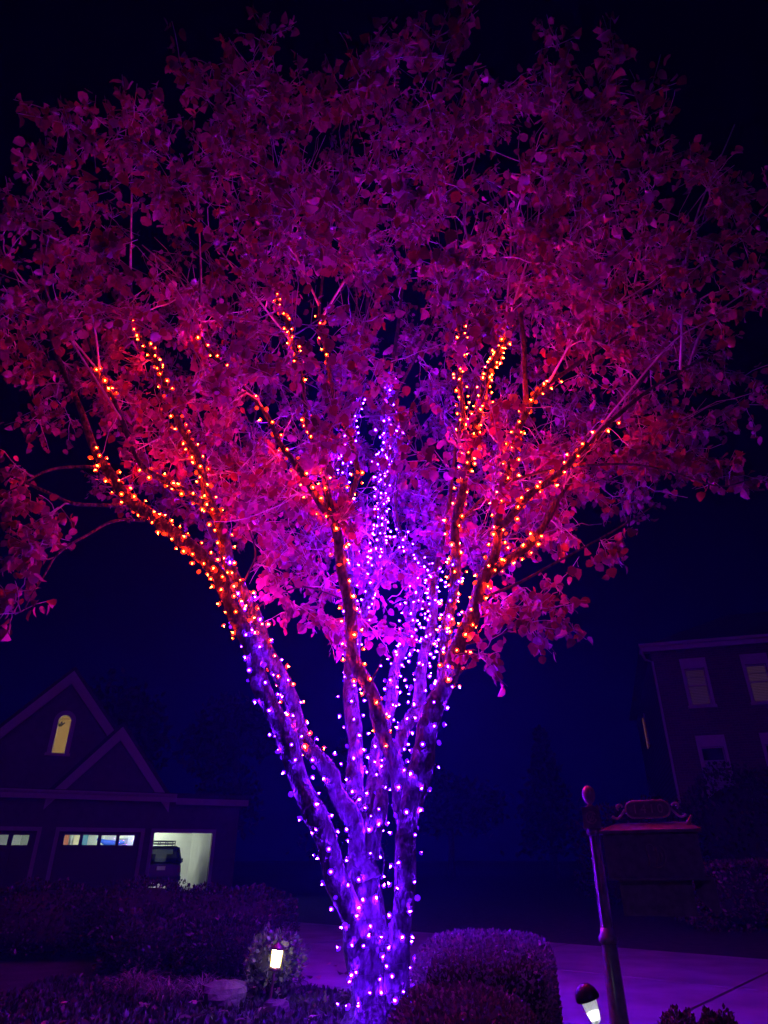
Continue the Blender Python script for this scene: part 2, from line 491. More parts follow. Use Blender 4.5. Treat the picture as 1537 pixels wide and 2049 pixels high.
# the warm attic room behind it: back wall, sloping ceiling and side walls
rm = MB()
rm.box(-6.95, -5.15, 3.4, 3.5, 3.9, 6.5)
rm.box(-7.05, -6.951, Y_G + 0.21, 3.4, 3.9, 6.5); rm.box(-5.149, -5.05, Y_G + 0.21, 3.4, 3.9, 6.5)
rm.box(-6.95, -5.15, Y_G + 0.21, 3.4, 3.8, 3.899)
rm.prism([(-6.95, 6.42), (-5.15, 6.50), (-5.15, 6.58), (-6.95, 6.52)], Y_G + 0.21, 3.4)
rm.build('attic_room', M['wallwarm'], LH)
MB().prism([(-6.9, 5.15), (-6.25, 5.0), (-6.9, 5.40)][::1], 2.9, 3.39).build('stair_bulkhead', M['wallwarm'], LH)

# garage door leaves with glazed top rows
def garage_door(x0, x1, w0, w1, zb, zt):
    d = MB()
    n = 4; gap = 0.03
    # rails and stiles round the window row
    d.box(x0, x1, 0.06, 0.11, zt, DT)
    ww = 0.50
    lefts = [w0 + (w1 - w0 - ww) * k / 3 for k in range(4)]
    edges = [x0] + [v for l in lefts for v in (l, l + ww)] + [x1]
    for i in range(0, len(edges), 2):
        d.box(edges[i], edges[i + 1], 0.06, 0.11, zb, zt)
    leaf = d.build('garage_door', M['gdoor'], LH)
    rows = [0.06, 0.45, 0.84, 1.23, zb]
    for i in range(4):
        for k in range(4):
            px0 = x0 + (x1 - x0) * k / 4 + 0.02; px1 = x0 + (x1 - x0) * (k + 1) / 4 - 0.02
            MB().box(px0, px1, 0.055, 0.105, rows[i] + 0.012, rows[i + 1] - 0.012).build('panel', M['gdoor'], leaf)
    for l in lefts:
        MB().box(l, l + ww, 0.08, 0.088, zb, zt).build('pane', M['glass'], leaf)
    bk = MB(); bk.box(x0, x1, 0.112, 0.13, 0.05, zb).build('door_backing', M['gdoor'], leaf)
garage_door(-9.0, -6.12, -8.8, -6.35, 1.60, 1.92)
garage_door(-5.40, -2.62, -5.2, -2.84, 1.62, 1.94)
for (x0, x1) in doors:
    t = MB()
    t.box(x0 - 0.13, x0, -0.05, -0.002, 0, DT); t.box(x1, x1 + 0.13, -0.05, -0.002, 0, DT); t.box(x0 - 0.13, x1 + 0.13, -0.05, -0.002, DT + 0.001, DT + 0.13)
    t.build('door_casing', M['trim_dull'], LH)
# things inside the garage
def in_garage(name, mb, m, label, cat, group=None, smooth=False):
    o = mb.build(name, m, None, smooth)
    o.matrix_world = Matrix.Translation(LH.location) @ Matrix.Rotation(R(22), 4, 'Z')
    return tag(o, label, cat, group)
sh = empty('garage_shelf', (-6.62, 28.0, 0), R(22))
tag(sh, 'pale shelf unit along the back of the garage, seen through the middle door glass', 'shelf')
for z in (0.7, 1.18):
    MB().box(-6.4, -2.5, 6.2, 6.8, z, z + 0.05).build('shelf_board', M['white'], sh)
for x in (-6.4, -5.1, -3.8, -2.55):
    MB().box(x, x + 0.05, 6.16, 6.199, 0.05, 2.3).build('upright', M['white'], sh)
in_garage('storage_box', MB().box(-5.75, -5.2, 6.25, 6.7, 1.23, 2.2), M['rust'], 'rusty orange box behind the first pane of the middle garage door', 'box')
in_garage('storage_box', MB().box(-6.2, -5.85, 6.25, 6.7, 1.23, 2.15), M['white'], 'pale box left of the rusty orange box behind the garage glass', 'box')
in_garage('storage_box', MB().box(-5.0, -4.75, 6.25, 6.7, 1.23, 2.1), M['cream'], 'cream carton behind the second pane of the middle garage door', 'box')
in_garage('storage_box', MB().box(-4.7, -4.42, 6.25, 6.7, 1.23, 2.2), M['teal'], 'teal box behind the second pane of the middle garage door', 'box')
in_garage('beach_ball', MB().lathe([(0.02, 0), (0.16, 0.06), (0.22, 0.2), (0.16, 0.36), (0.02, 0.42)], 14, (-4.2, 6.5, 1.23)), M['cream'], 'cream ball beside the teal box behind the garage glass', 'ball', smooth=True)
in_garage('toboggan', MB().tube([(-4.05, 5.8, 1.95), (-3.7, 5.8, 1.82), (-3.2, 5.8, 1.78), (-2.9, 5.8, 1.85)], [0.05, 0.11, 0.12, 0.06], 10), M['blue'], 'bright blue plastic sled behind the third garage door pane', 'sled', smooth=True)
in_garage('storage_box', MB().box(-3.15, -2.75, 6.25, 6.7, 1.23, 2.0), M['grey'], 'grey bin behind the fourth pane of the middle garage door', 'box')
in_garage('cupboard', MB().box(-7.9, -7.1, 6.2, 6.8, 0.05, 2.15).box(-7.48, -7.46, 6.17, 6.2, 0.3, 2.0), M['white'], 'white cupboard glimpsed through the leftmost garage door glass', 'cupboard')
fx = empty('garage_light', (-6.62, 28.0, 0), R(22)); tag(fx, 'long bright tube light on the garage ceiling', 'ceiling light')
MB().box(-5.5, -3.2, 3.3, 3.5, 2.56, 2.615).build('fixture', M['white'], fx)
MB().tube([(-5.4, 3.4, 2.52), (-3.3, 3.4, 2.52)], 0.035, 8).build('tube', M['tube'], fx)
fx2 = empty('garage_light', (-6.62, 28.0, 0), R(22)); tag(fx2, 'short tube light above the dark parked off-roader', 'ceiling light')
MB().box(-2.6, -1.2, 5.3, 5.5, 2.56, 2.615).build('fixture', M['white'], fx2)
MB().tube([(-2.5, 5.4, 2.52), (-1.3, 5.4, 2.52)], 0.035, 8).build('tube', M['tube'], fx2)
# attic chandelier
ch = empty('chandelier', (-6.62, 28.0, 0), R(22)); tag(ch, 'small dark chandelier hanging inside the arched attic window', 'chandelier')
cx_, cy_, cz_ = -6.35, 1.6, 5.98
MB().tube([(cx_, cy_, 6.55), (cx_, cy_, cz_)], 0.012, 6).build('rod', M['rubber'], ch)
for k in range(7):
    a = k * 2 * math.pi / 7
    MB().tube([(cx_, cy_, cz_), (cx_ + 0.13 * math.cos(a), cy_ + 0.13 * math.sin(a), cz_ - 0.08),
               (cx_ + 0.24 * math.cos(a), cy_ + 0.24 * math.sin(a), cz_ + 0.05)], 0.03, 6).build('arm', M['rubber'], ch)
MB().lathe([(0.03, 0), (0.06, 0.05), (0.03, 0.12)], 8, (cx_, cy_, cz_ - 0.08)).build('hub', M['rubber'], ch)
al = MB().lathe([(0.02, 0), (0.11, 0.04), (0.11, 0.1), (0.02, 0.14)], 12, (-5.38, 1.2, 5.5))
al = in_garage('room_lamp', al, M['warm'], 'warm globe lamp inside the attic room', 'lamp', smooth=True)

# ------------------------------------------------------------------ off-roader in the open bay
def suv():
    s = empty('off_roader'); tag(s, 'dark boxy off-roader with roof rack, rear end in the open garage bay', 'car')
    secs = [(0.0, .70, .45, .95, 1.00), (0.12, .78, .36, 1.02, 1.08), (0.6, .80, .34, 1.04, 1.1), (3.2, .80, .34, 1.04, 1.1), (4.2, .76, .40, 1.0, 1.02), (4.4, .66, .5, .9, .92)]
    vs, fs = [], []
    for y, hw, zb, zs, zt in secs:
        vs += [(-hw, y, zb + .08), (-hw + .06, y, zb), (hw - .06, y, zb), (hw, y, zb + .08), (hw + .02, y, .75), (hw - .02, y, zs), (hw - .1, y, zt), (-hw + .1, y, zt), (-hw + .02, y, zs), (-hw - .02, y, .75)]
    n = 10
    for i in range(len(secs) - 1):
        for k in range(n):
            fs.append((i * n + k, (i + 1) * n + k, (i + 1) * n + (k + 1) % n, i * n + (k + 1) % n))
    fs.append(tuple(range(n))); fs.append(tuple(range((len(secs) - 1) * n + n - 1, (len(secs) - 1) * n - 1, -1)))
    MB().add(vs, fs).build('body', M['carpaint'], s, True)
    # cabin: open frame with glazed sides and rear
    cab = MB()
    def bar(p, q, r=.05): cab.tube([p, q], r, 6)
    bz, tz = 1.05, 1.63
    B = [(-.72, .12, bz), (.72, .12, bz), (.72, 2.9, bz), (-.72, 2.9, bz)]
    T = [(-.58, .28, tz), (.58, .28, tz), (.58, 2.2, tz), (-.58, 2.2, tz)]
    for i in range(4): bar(B[i], T[i], .075)
    bar((-.72, 1.2, bz), (-.58, 1.2, tz)); bar((.72, 1.2, bz), (.58, 1.2, tz))
    cab.build('cabin_pillars', M['carpaint'], s, True)
    MB().add([(-.66, .2, tz - .03), (.66, .2, tz - .03), (.62, 2.3, tz - .03), (-.62, 2.3, tz - .03), (-.52, .3, tz + .07), (.52, .3, tz + .07), (.5, 2.15, tz + .07), (-.5, 2.15, tz + .07)],
             [(0, 3, 2, 1), (4, 5, 6, 7), (0, 1, 5, 4), (1, 2, 6, 5), (2, 3, 7, 6), (3, 0, 4, 7)]).build('roof', M['carpaint'], s)
    MB().add([B[0], B[1], T[1], T[0]], [(0, 1, 2, 3)]).build('rear_window', M['smokeglass'], s)
    for i, j in ((1, 2), (3, 0), (2, 3)):
        MB().add([B[i], B[j], T[j], T[i]], [(0, 1, 2, 3)]).build('side_window', M['smokeglass'], s)
    for sx in (-.42, .42): MB().box(sx - .2, sx + .2, 1.1, 1.25, .9, 1.4).build('seat_back', M['rubber'], s)
    rk = MB()
    for z in (tz + .16, tz + .26):
        rk.tube([(-.45, .35, z), (.45, .35, z), (.45, 1.8, z), (-.45, 1.8, z), (-.45, .35, z)], .018, 6)
    for x in (-.45, -.15, .15, .45):
        rk.tube([(x, .35, tz + .05), (x, .35, tz + .26)], .016, 6); rk.tube([(x, 1.8, tz + .05), (x, 1.8, tz + .26)], .016, 6)
    rk.build('roof_rack', M['rubber'], s)
    for sx in (-.68, .68):
        for y in (.85, 3.5):
            wv = MB()
            seg = 20
            prof = [(.18, -.11), (.34, -.11), (.37, -.07), (.37, .07), (.34, .11), (.18, .11)]
            vs = [(sx + x, y + r * math.cos(2 * math.pi * k / seg), .37 + r * math.sin(2 * math.pi * k / seg)) for r, x in prof for k in range(seg)]
            fs = [(i * seg + k, (i + 1) * seg + k, (i + 1) * seg + (k + 1) % seg, i * seg + (k + 1) % seg) for i in range(5) for k in range(seg)]
            wh = wv.add(vs, fs).build('wheel', M['rubber'], s, True)
            MB().tube([(sx - .08, y, .37), (sx + .08, y, .37)], .19, 14).build('rim', M['grey'], wh)
    MB().box(-.8, .8, -.12, .0, .42, .58).build('rear_bumper', M['rubber'], s)
    MB().box(-.16, .16, -.03, -.005, .80, .95).build('licence_plate', M['plate'], s)
    for sx in (-1, 1):
        MB().box(sx * .70 - .06, sx * .70 + .06, -.02, .1, .72, .98).build('tail_light', M['redlens'], s)
        MB().box(sx * .92 - .1, sx * .92 + .1, 2.35, 2.45, 1.08, 1.24).build('door_mirror', M['rubber'], s)
    return s
car = suv()
car.matrix_world = Matrix.Translation(LH.location) @ Matrix.Rotation(R(22), 4, 'Z') @ Matrix.Translation((-1.60, 1.35, 0.05)) @ Matrix.Rotation(R(-2), 4, 'Z') @ Matrix.Diagonal((0.96, 1, 0.93, 1))

# ------------------------------------------------------------------ brick house on the right
RH = empty('brick_house', (9.14, 22.0, 0), R(-17))
tag(RH, 'dark brick two storey house with dimly lit upper blinds, right edge', 'house')
Wd = 11.0; Dp = 13.0; ET = 7.5
wins = []                                         # x0, x1, z0, z1, blind
for k in range(5):
    wins.append((0.95 + 1.85 * k, 1.57 + 1.85 * k, 5.58, 6.78, 'blind' if k == 0 else 'blind2'))
    wins.append((0.93 + 1.85 * k, 1.60 + 1.85 * k, 2.75, 4.30, 'blinddark'))
fw = MB()
xs = sorted({0.0, Wd} | {v for wv in wins for v in (wv[0], wv[1])})
cols = [(0.0, 0.93)] + []
def wall_with_holes(mb, W, Z, holes, y0, y1):
    xs = sorted({0.0, W} | {h[0] for h in holes} | {h[1] for h in holes})
    for a, b in zip(xs[:-1], xs[1:]):
        m = (a + b) / 2
        hs = sorted([h for h in holes if h[0] < m < h[1]], key=lambda h: h[2])
        z = 0.0
        for h in hs:
            mb.box(a, b, y0, y1, z, h[2]); z = h[3]
        mb.box(a, b, y0, y1, z, Z)
wall_with_holes(fw, Wd, ET - 0.05, wins, 0, 0.25)
fw.build('front_wall', M['brick'], RH)
sidew = MB()
sw_z = (5.45, 6.75)
sidew.box(0.0, 0.25, 0.25, 7.4, 0, ET - 0.05); sidew.box(0, 0.25, 8.5, Dp, 0, ET - 0.05)
sidew.box(0, 0.25, 7.4, 8.5, 0, sw_z[0]); sidew.box(0, 0.25, 7.4, 8.5, sw_z[1], ET - 0.05)
sidew.build('side_wall', M['brick'], RH)
sf = MB(); sf.box(-0.05, -0.004, 7.3, 7.4, sw_z[0], sw_z[1]); sf.box(-0.05, -0.004, 8.5, 8.6, sw_z[0], sw_z[1])
sfo = sf.build('side_window', M['trim_dull'], RH)
MB().box(0.10, 0.12, 7.4, 8.5, sw_z[0], sw_z[1]).build('pane', M['sidelit'], sfo)
MB().box(0, Wd, Dp, Dp + 0.2, 0, ET - 0.05).build('rear_wall', M['brick'], RH)
MB().box(0.26, Wd, 0.9, 1.0, 0, ET - 0.1).build('inner_partition', M['gdoor'], RH)
for i, (x0, x1, z0, z1, bl) in enumerate(wins):
    t = MB()
    t.box(x0 - 0.09, x0, -0.03, -0.003, z0, z1); t.box(x1, x1 + 0.09, -0.03, -0.003, z0, z1)
    t.box(x0 - 0.09, x1 + 0.09, -0.035, -0.003, z1, z1 + 0.34)
    t.box(x0 - 0.12, x1 + 0.12, -0.08, -0.003, z0 - 0.09, z0)
    wo = t.build('window', M['trim_dull'], RH)
    mid = (z0 + z1) / 2 + (0.05 if bl != 'blinddark' else 0.3)
    fr = MB(); fr.box(x0, x1, 0.05, 0.09, mid - 0.02, mid + 0.02); fr.box(x0, x0 + 0.035, 0.05, 0.09, z0, z1); fr.box(x1 - 0.035, x1, 0.05, 0.09, z0, z1)
    fr.box(x0 + 0.036, x1 - 0.036, 0.05, 0.09, z1 - 0.04, z1); fr.box(x0 + 0.036, x1 - 0.036, 0.05, 0.09, z0, z0 + 0.04)
    if bl != 'blinddark':
        fr.box(x0 + 0.036, x1 - 0.036, 0.06, 0.08, (mid + z1) / 2 - 0.008, (mid + z1) / 2 + 0.008)
    fr.build('sash', M['trim_dull'], wo)
    top_b = z1 if bl != 'blinddark' else z1 - 0.35
    for q, (a, b) in enumerate(((z0 + 0.04, mid - 0.02), (mid + 0.02, z1 - 0.04))):
        MB().box(x0 + 0.036, x1 - 0.036, 0.068, 0.072, a, b).build('pane', M['glass'], wo)
    sl = MB()
    nsl = int((top_b - z0) / 0.05)
    for k in range(nsl):
        zz = z0 + 0.02 + k * 0.05
        sl.add([(x0, 0.13, zz), (x1, 0.13, zz), (x1, 0.155, zz + 0.046), (x0, 0.155, zz + 0.046)], [(0, 1, 2, 3)])
    sl.build('blind', M[bl], wo)
MB().box(-0.35, Wd + 0.3, -0.42, -0.36, ET - 0.14, ET + 0.10).build('fascia', M['trim_dull'], RH)
MB().box(-0.34, Wd + 0.3, -0.36, 0.26, ET - 0.05, ET - 0.01).build('soffit', M['trim_dull'], RH)
MB().tube([(-0.36, -0.48, ET + 0.06), (Wd + 0.3, -0.48, ET + 0.06)], 0.065, 8).build('gutter', M['trim_dull'], RH)
MB().tube([(-0.3, -0.46, ET), (-0.3, -0.44, ET - 0.22), (-0.22, -0.2, ET - 0.36), (0.0, -0.07, ET - 0.42), (0.0, -0.07, 0.1)], 0.042, 8).build('downpipe', M['trim_dull'], RH)
rf = MB().add([(-0.35, -0.4, ET + 0.02), (Wd + 0.3, -0.4, ET + 0.02), (Wd + 0.3, Dp + 0.4, ET + 0.02), (-0.35, Dp + 0.4, ET + 0.02), (4, Dp / 2, ET + 3.0), (Wd - 4, Dp / 2, ET + 3.0)],
              [(0, 1, 5, 4), (1, 2, 5), (2, 3, 4, 5), (3, 0, 4), (3, 2, 1, 0)])
rf.build('roof', M['roof'], RH)

# ------------------------------------------------------------------ leaf scatter tools
LEAF_V = np.array([(0, 0, 0), (-.30, .08, .05), (-.47, .36, .08), (-.33, .72, .03), (0, 1.0, -.16), (.33, .72, .03), (.47, .36, .08), (.30, .08, .05), (0, .45, -.02)], float)
LEAF_T = np.array([(8, 0, 7), (8, 7, 6), (8, 6, 5), (8, 5, 4), (8, 4, 3), (8, 3, 2), (8, 2, 1), (8, 1, 0)])
BLADE_V = np.array([(0, 0, 0), (-.28, .45, .06), (0, 1, -.05), (.28, .45, .06)], float)
BLADE_T = np.array([(0, 3, 2), (0, 2, 1)])

def unit(a): return a / np.maximum(np.linalg.norm(a, axis=-1, keepdims=True), 1e-9)

def frames(d, nrm):
    d = unit(d); x = unit(np.cross(d, nrm)); n = np.cross(x, d)
    return np.stack([x, d, n], axis=1)                      # rows x, y, z

def scatter(P, D, N, S, V, T, curl=None):
    Fm = frames(D, N)
    Vt = np.repeat(V[None], len(P), 0).copy()
    if curl is not None:
        Vt[:, :, 2] += curl[:, None] * (Vt[:, :, 0] ** 2) * 1.6 - np.abs(curl)[:, None] * 0.35 * Vt[:, :, 1] ** 2
    W = np.einsum('nkj,nji->nki', Vt, Fm) * S[:, None, None] + P[:, None, :]
    k = len(V)
    idx = (np.arange(len(P)) * k)[:, None, None] + T[None]
    return W.reshape(-1, 3), idx.reshape(-1, 3)

def foliage(name, parent, m, P, D, N, S, V=BLADE_V, T=BLADE_T, tint=None):
    W, I = scatter(P, D, N, S, V, T)
    tint = rng.random(len(P)) if tint is None else tint
    me = np_mesh(name, W, I, m, False, np.repeat(tint, len(V)))
    o = link(name, me, parent)
    o['kind'] = 'stuff'
    return o

def blob_points(n, c, r, power=2.0, rough=0.12, zmin=-0.75):
    d = unit(rng.normal(size=(n * 2, 3)))
    d = d[d[:, 2] > zmin][:n]
    p = (np.abs(d) ** power).sum(1) ** (-1.0 / power)
    ph = rng.random(6) * 6.28
    wob = 1 + rough * (np.sin(d[:, 0] * 5 + ph[0]) * np.sin(d[:, 1] * 6 + ph[1]) + 0.7 * np.sin(d[:, 2] * 7 + ph[2]) * np.sin(d[:, 0] * 9 + ph[3]))
    wob *= 1 - 0.16 * rng.random(len(d)) ** 2
    return np.array(c) + d * (p * wob)[:, None] * np.array(r), d

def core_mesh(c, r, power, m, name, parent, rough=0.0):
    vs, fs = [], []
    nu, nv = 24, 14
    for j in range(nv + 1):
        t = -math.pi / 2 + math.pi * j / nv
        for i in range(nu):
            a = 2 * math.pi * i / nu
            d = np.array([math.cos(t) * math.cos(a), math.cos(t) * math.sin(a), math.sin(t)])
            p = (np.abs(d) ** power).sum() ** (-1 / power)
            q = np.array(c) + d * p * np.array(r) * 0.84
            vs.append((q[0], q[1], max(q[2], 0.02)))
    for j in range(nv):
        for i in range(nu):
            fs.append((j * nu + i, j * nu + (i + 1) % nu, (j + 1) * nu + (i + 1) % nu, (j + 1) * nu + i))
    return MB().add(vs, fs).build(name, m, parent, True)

def shrub(name, c, r, n, size, m, label, cat, power=2.0, rough=0.12, group=None, zmin=-0.75, rz=0.0):
    o = empty(name, (c[0], c[1], 0), rz)
    tag(o, label, cat, group)
    cc = (0, 0, c[2])
    core_mesh(cc, r, power, M['twigcore'], 'branches', o)
    P, d = blob_points(n, cc, r, power, rough, zmin)
    P[:, 2] = np.maximum(P[:, 2], 0.03)
    D = unit(d * 0.8 + rng.normal(size=d.shape) * 0.6 + np.array((0, 0, 0.5)))
    N = unit(d + rng.normal(size=d.shape) * 0.7)
    foliage('foliage', o, m, P, D, N, size * (0.6 + 0.8 * rng.random(len(P))))
    return o

# clipped box hedge and lower hedge in front of the trunk
shrub('box_hedge', (0.70, 5.35, 0.33), (0.44, 0.58, 0.345), 16000, 0.026, M['hedge'], 'clipped flat-topped box hedge just right of the lit trunk', 'hedge', 7.0, 0.025, zmin=-0.98, rz=R(-14))
shrub('low_hedge', (0.42, 4.3, 0.23), (0.40, 0.40, 0.30), 9000, 0.028, M['redshrub'], 'low rounded reddish hedge in front of the tree base', 'hedge', 3.0, 0.06, zmin=-0.9)
shrub('low_bush', (1.45, 4.0, 0.22), (0.13, 0.14, 0.25), 4500, 0.022, M['redshrub'], 'small low bush beside the mailbox post, greenish where the lamp lights it', 'bush', 2.2, 0.15)
shrub('low_bush', (1.68, 4.1, 0.21), (0.11, 0.12, 0.24), 3500, 0.024, M['redshrub'], 'small dark reddish bush on the driveway side of the mailbox', 'bush', 2.2, 0.2)
# left shrubs in front of the garage
sp = [(-2.0, 9.9, .42, .82, .62, .40, 'rounded dark shrub in front of the open garage bay, beside the lantern'),
      (-3.2, 10.2, .45, .80, .65, .43, 'wide dark shrub below the middle garage door, right of two alike'),
      (-4.6, 10.3, .43, .85, .7, .42, 'wide dark shrub below the middle garage door, left of two alike'),
      (-6.2, 10.2, .36, .9, .7, .36, 'dark shrub at the left edge of the picture'),
      (-1.75, 8.75, .26, .5, .4, .30, 'low dark shrub just behind the boulder and left of the lantern'),
      (-2.75, 9.0, .30, .5, .42, .32, 'lower dark shrub between the strap-leaved clumps and the garage')]
for x, y, z, a, b, c_, lb in sp:
    shrub('shrub', (x, y, z), (a, b, c_), 5200, 0.045, M['shrub'], lb, 'shrub', 2.6, 0.12, 'shrubs in front of the garage')
# shrub by the path lantern, leaf colour brightened to imitate its light
shrub('lit_shrub', (-1.03, 7.4, .30), (.25, .2, .24), 1000, 0.052, M['litshrub'], 'leafy shrub behind the lantern, leaves coloured brighter to imitate its light', 'shrub', 2.0, 0.2)
# right-hand hedge and tall shrub in front of the brick house
shrub('boundary_hedge', (8.1, 14.2, .55), (2.6, .6, .56), 9000, 0.075, M['redshrub'], 'clipped hedge with streetlight painted into pale leaves, beyond the driveway, right of the mailbox', 'hedge', 4.0, 0.06)
shrub('tall_shrub', (10.4, 18.6, 1.5), (2.6, 1.0, 1.75), 7000, 0.11, M['shrub'], 'tall dark shrub standing against the brick house', 'shrub', 3.0, 0.14)
shrub('tall_shrub', (7.0, 19.5, 1.2), (1.8, 1.0, 1.3), 4000, 0.11, M['shrub'], 'lower dark shrub left of the brick house corner', 'shrub', 2.4, 0.14)

# strap-leaved clumps
def clump(x, y, n, L, label):
    o = empty('strap_leaf_clump', (x, y, 0)); tag(o, label, 'plant', 'strap-leaved clumps in the bed')
    V, T, tn = [], [], []
    for i in range(n):
        a = random.uniform(0, 6.283); l = L * random.uniform(0.6, 1.1); lean = random.uniform(0.25, 0.95)
        p0 = Vector((random.gauss(0, .05), random.gauss(0, .05), 0))
        dr = Vector((math.cos(a), math.sin(a), 0)); sd = Vector((-dr.y, dr.x, 0))
        b = len(V); k = 6
        for j in range(k):
            t = j / (k - 1)
            p = p0 + dr * (l * lean * t) + Vector((0, 0, l * (1.15 * t - (0.55 + 0.45 * lean) * t * t)))
            wd = 0.007 * (1 - t) + 0.001
            V += [p - sd * wd, p + sd * wd]; tn += [0, 0]
        r = random.random()
        tn[-2 * k:] = [r] * (2 * k)
        for j in range(k - 1):
            q = b + 2 * j
            T += [(q, q + 1, q + 3), (q, q + 3, q + 2)]
    ob = link('leaves', np_mesh('leaves', np.array([tuple(v) for v in V]), np.array(T), M['liriope'], False, np.array(tn)), o)
    ob['kind'] = 'stuff'
clump(-2.35, 7.55, 190, .48, 'arching strap-leaved clump, leftmost of three in the bed')
clump(-1.95, 7.2, 170, .42, 'arching strap-leaved clump, middle one of three in the bed')
clump(-1.68, 7.5, 130, .40, 'arching strap-leaved clump, nearest to the boulder')

# boulders
def boulder(loc, r, label):
    vs, fs = [], []
    nu, nv = 18, 10
    ph = [random.uniform(0, 6) for _ in range(4)]
    for j in range(nv + 1):
        t = -math.pi / 2 + math.pi * j / nv
        for i in range(nu):
            a = 2 * math.pi * i / nu
            d = Vector((math.cos(t) * math.cos(a), math.cos(t) * math.sin(a), math.sin(t)))
            k = 1 + random.uniform(-.035, .035) + .16 * math.sin(3 * d.x + ph[0]) * math.cos(2.3 * d.y + ph[1]) + .10 * math.sin(5 * d.z + 4 * d.x + ph[2]) + .05 * math.sin(9 * d.y + ph[3])
            m = max(abs(d.x), abs(d.y), abs(d.z)) ** -0.35
            vs.append((d.x * r[0] * k * m, d.y * r[1] * k * m, d.z * r[2] * k * m))
    for j in range(nv):
        for i in range(nu):
            fs.append((j * nu + i, j * nu + (i + 1) % nu, (j + 1) * nu + (i + 1) % nu, (j + 1) * nu + i))
    o = MB().add(vs, fs).build('boulder', M['rock'], None, False)
    o.location = loc
    return tag(o, label, 'boulder')
boulder((-1.42, 7.15, .07), (.19, .15, .12), 'rounded reddish boulder left of the lantern')
boulder((-0.93, 6.95, .03), (.11, .08, .06), 'small flat stone at the foot of the lantern')

# ------------------------------------------------------------------ garden lamps
pl = empty('path_lantern', (-1.0, 7.0, 0), rot=(0, R(6), 0))
tag(pl, 'glowing cylindrical path lantern with warm yellow glass at the bed', 'lamp')
MB().tube([(0, 0, 0), (0, 0, .29)], .012, 8).build('stake', M['brass'], pl)
MB().lathe([(.055, .285), (.06, .30), (.045, .315)], 14).build('base_ring', M['brass'], pl, True)
MB().lathe([(.036, .316), (.040, .38), (.042, .44)], 14).build('glass', M['pathglass'], pl, True)
for k in range(4):
    a = k * math.pi / 2 + .5
    MB().tube([(.05 * math.cos(a), .05 * math.sin(a), .31), (.054 * math.cos(a), .054 * math.sin(a), .445)], .005, 6).build('rib', M['brass'], pl)
MB().lathe([(.02, .44), (.066, .442), (.062, .46), (.02, .49), (.005, .50)], 16).build('cap', M['brass'], pl, True)

sl_ = empty('solar_lamp', (1.19, 4.05, 0.0), rot=(0, R(-17), 0))
sl_.scale = (0.68, 0.68, 0.98)
tag(sl_, 'small tilted solar lamp with white glass cup and domed cap by the mailbox', 'lamp')
MB().tube([(0, 0, 0), (0, 0, .47)], .012, 10).build('stake', M['plastic'], sl_)
MB().lathe([(.02, .462), (.034, .47), (.046, .50), (.056, .555), (.058, .575)], 20).build('glass_cup', M['frost'], sl_, True)
MB().lathe([(.005, .475), (.035, .478), (.048, .51), (.02, .515)], 12).build('light_core', M['led'], sl_, True)
MB().lathe([(.055, .572), (.088, .565), (.09, .575), (.076, .605), (.045, .628), (.008, .636)], 24).build('cap', M['plastic'], sl_, True)

# ------------------------------------------------------------------ mailbox on a cast post
mbx = empty('mailbox', (1.33, 4.6, -0.28), R(-19))
mbx.scale = (1.243, 1.243, 1.243)
tag(mbx, 'dark cast metal mailbox on a post, number plate 1410 on its roof', 'mailbox')
# fluted post
def fluted(r0, r1, z0, z1, n=8, depth=.10):
    seg = 48; rows = 6
    vs, fs = [], []
    for j in range(rows):
        t = j / (rows - 1)
        r = r0 + (r1 - r0) * t
        for k in range(seg):
            a = 2 * math.pi * k / seg
            rr = r * (1 - depth * abs(math.sin(n * a / 2)) ** 0.7) if depth else r
            vs.append((rr * math.cos(a), rr * math.sin(a), z0 + (z1 - z0) * t))
    for j in range(rows - 1):
        for k in range(seg):
            fs.append((j * seg + k, j * seg + (k + 1) % seg, (j + 1) * seg + (k + 1) % seg, (j + 1) * seg + k))
    return MB().add(vs, fs)
fluted(.050, .036, .14, .80, 10, .0).build('lower_post', M['iron'], mbx, True)
fluted(.031, .027, .86, 1.262, 9, .16).build('upper_post', M['iron'], mbx, True)
MB().lathe([(.09, .226), (.09, .27), (.07, .30), (.055, .36), (.05, .365)], 24).build('base', M['iron'], mbx, True)
MB().lathe([(.036, .795), (.046, .805), (.046, .825), (.034, .84), (.031, .865)], 24).build('collar', M['iron'], mbx, True)
MB().lathe([(.027, 1.258), (.036, 1.268), (.036, 1.285), (.028, 1.292)], 20).build('collar', M['iron'], mbx, True)
blk = MB().box(-.042, .042, -.042, .042, 1.292, 1.388)
blk.box(-.046, .046, -.046, .046, 1.290, 1.299); blk.box(-.046, .046, -.046, .046, 1.381, 1.390)
bo = blk.build('block', M['iron'], mbx)
# round leaf emblem on the block faces
em = MB()
em.tube([(.024 * math.cos(t), -.045, 1.340 + .027 * math.sin(t)) for t in np.linspace(0.5, 6.0, 18)], .0035, 5)
em.tube([(.012 * math.cos(t), -.045, 1.340 + .013 * math.sin(t)) for t in np.linspace(2.2, 7.0, 12)], .003, 5)
em.tube([(-.012, -.045, 1.318), (.002, -.045, 1.34), (.013, -.045, 1.365)], .003, 5)
em.build('emblem', M['ironlight'], bo)
MB().lathe([(.020, 1.389), (.026, 1.394), (.012, 1.402), (.012, 1.406), (.022, 1.414), (.031, 1.432), (.034, 1.452), (.030, 1.474), (.020, 1.488), (.006, 1.497)], 24).build('finial', M['iron'], mbx, True)
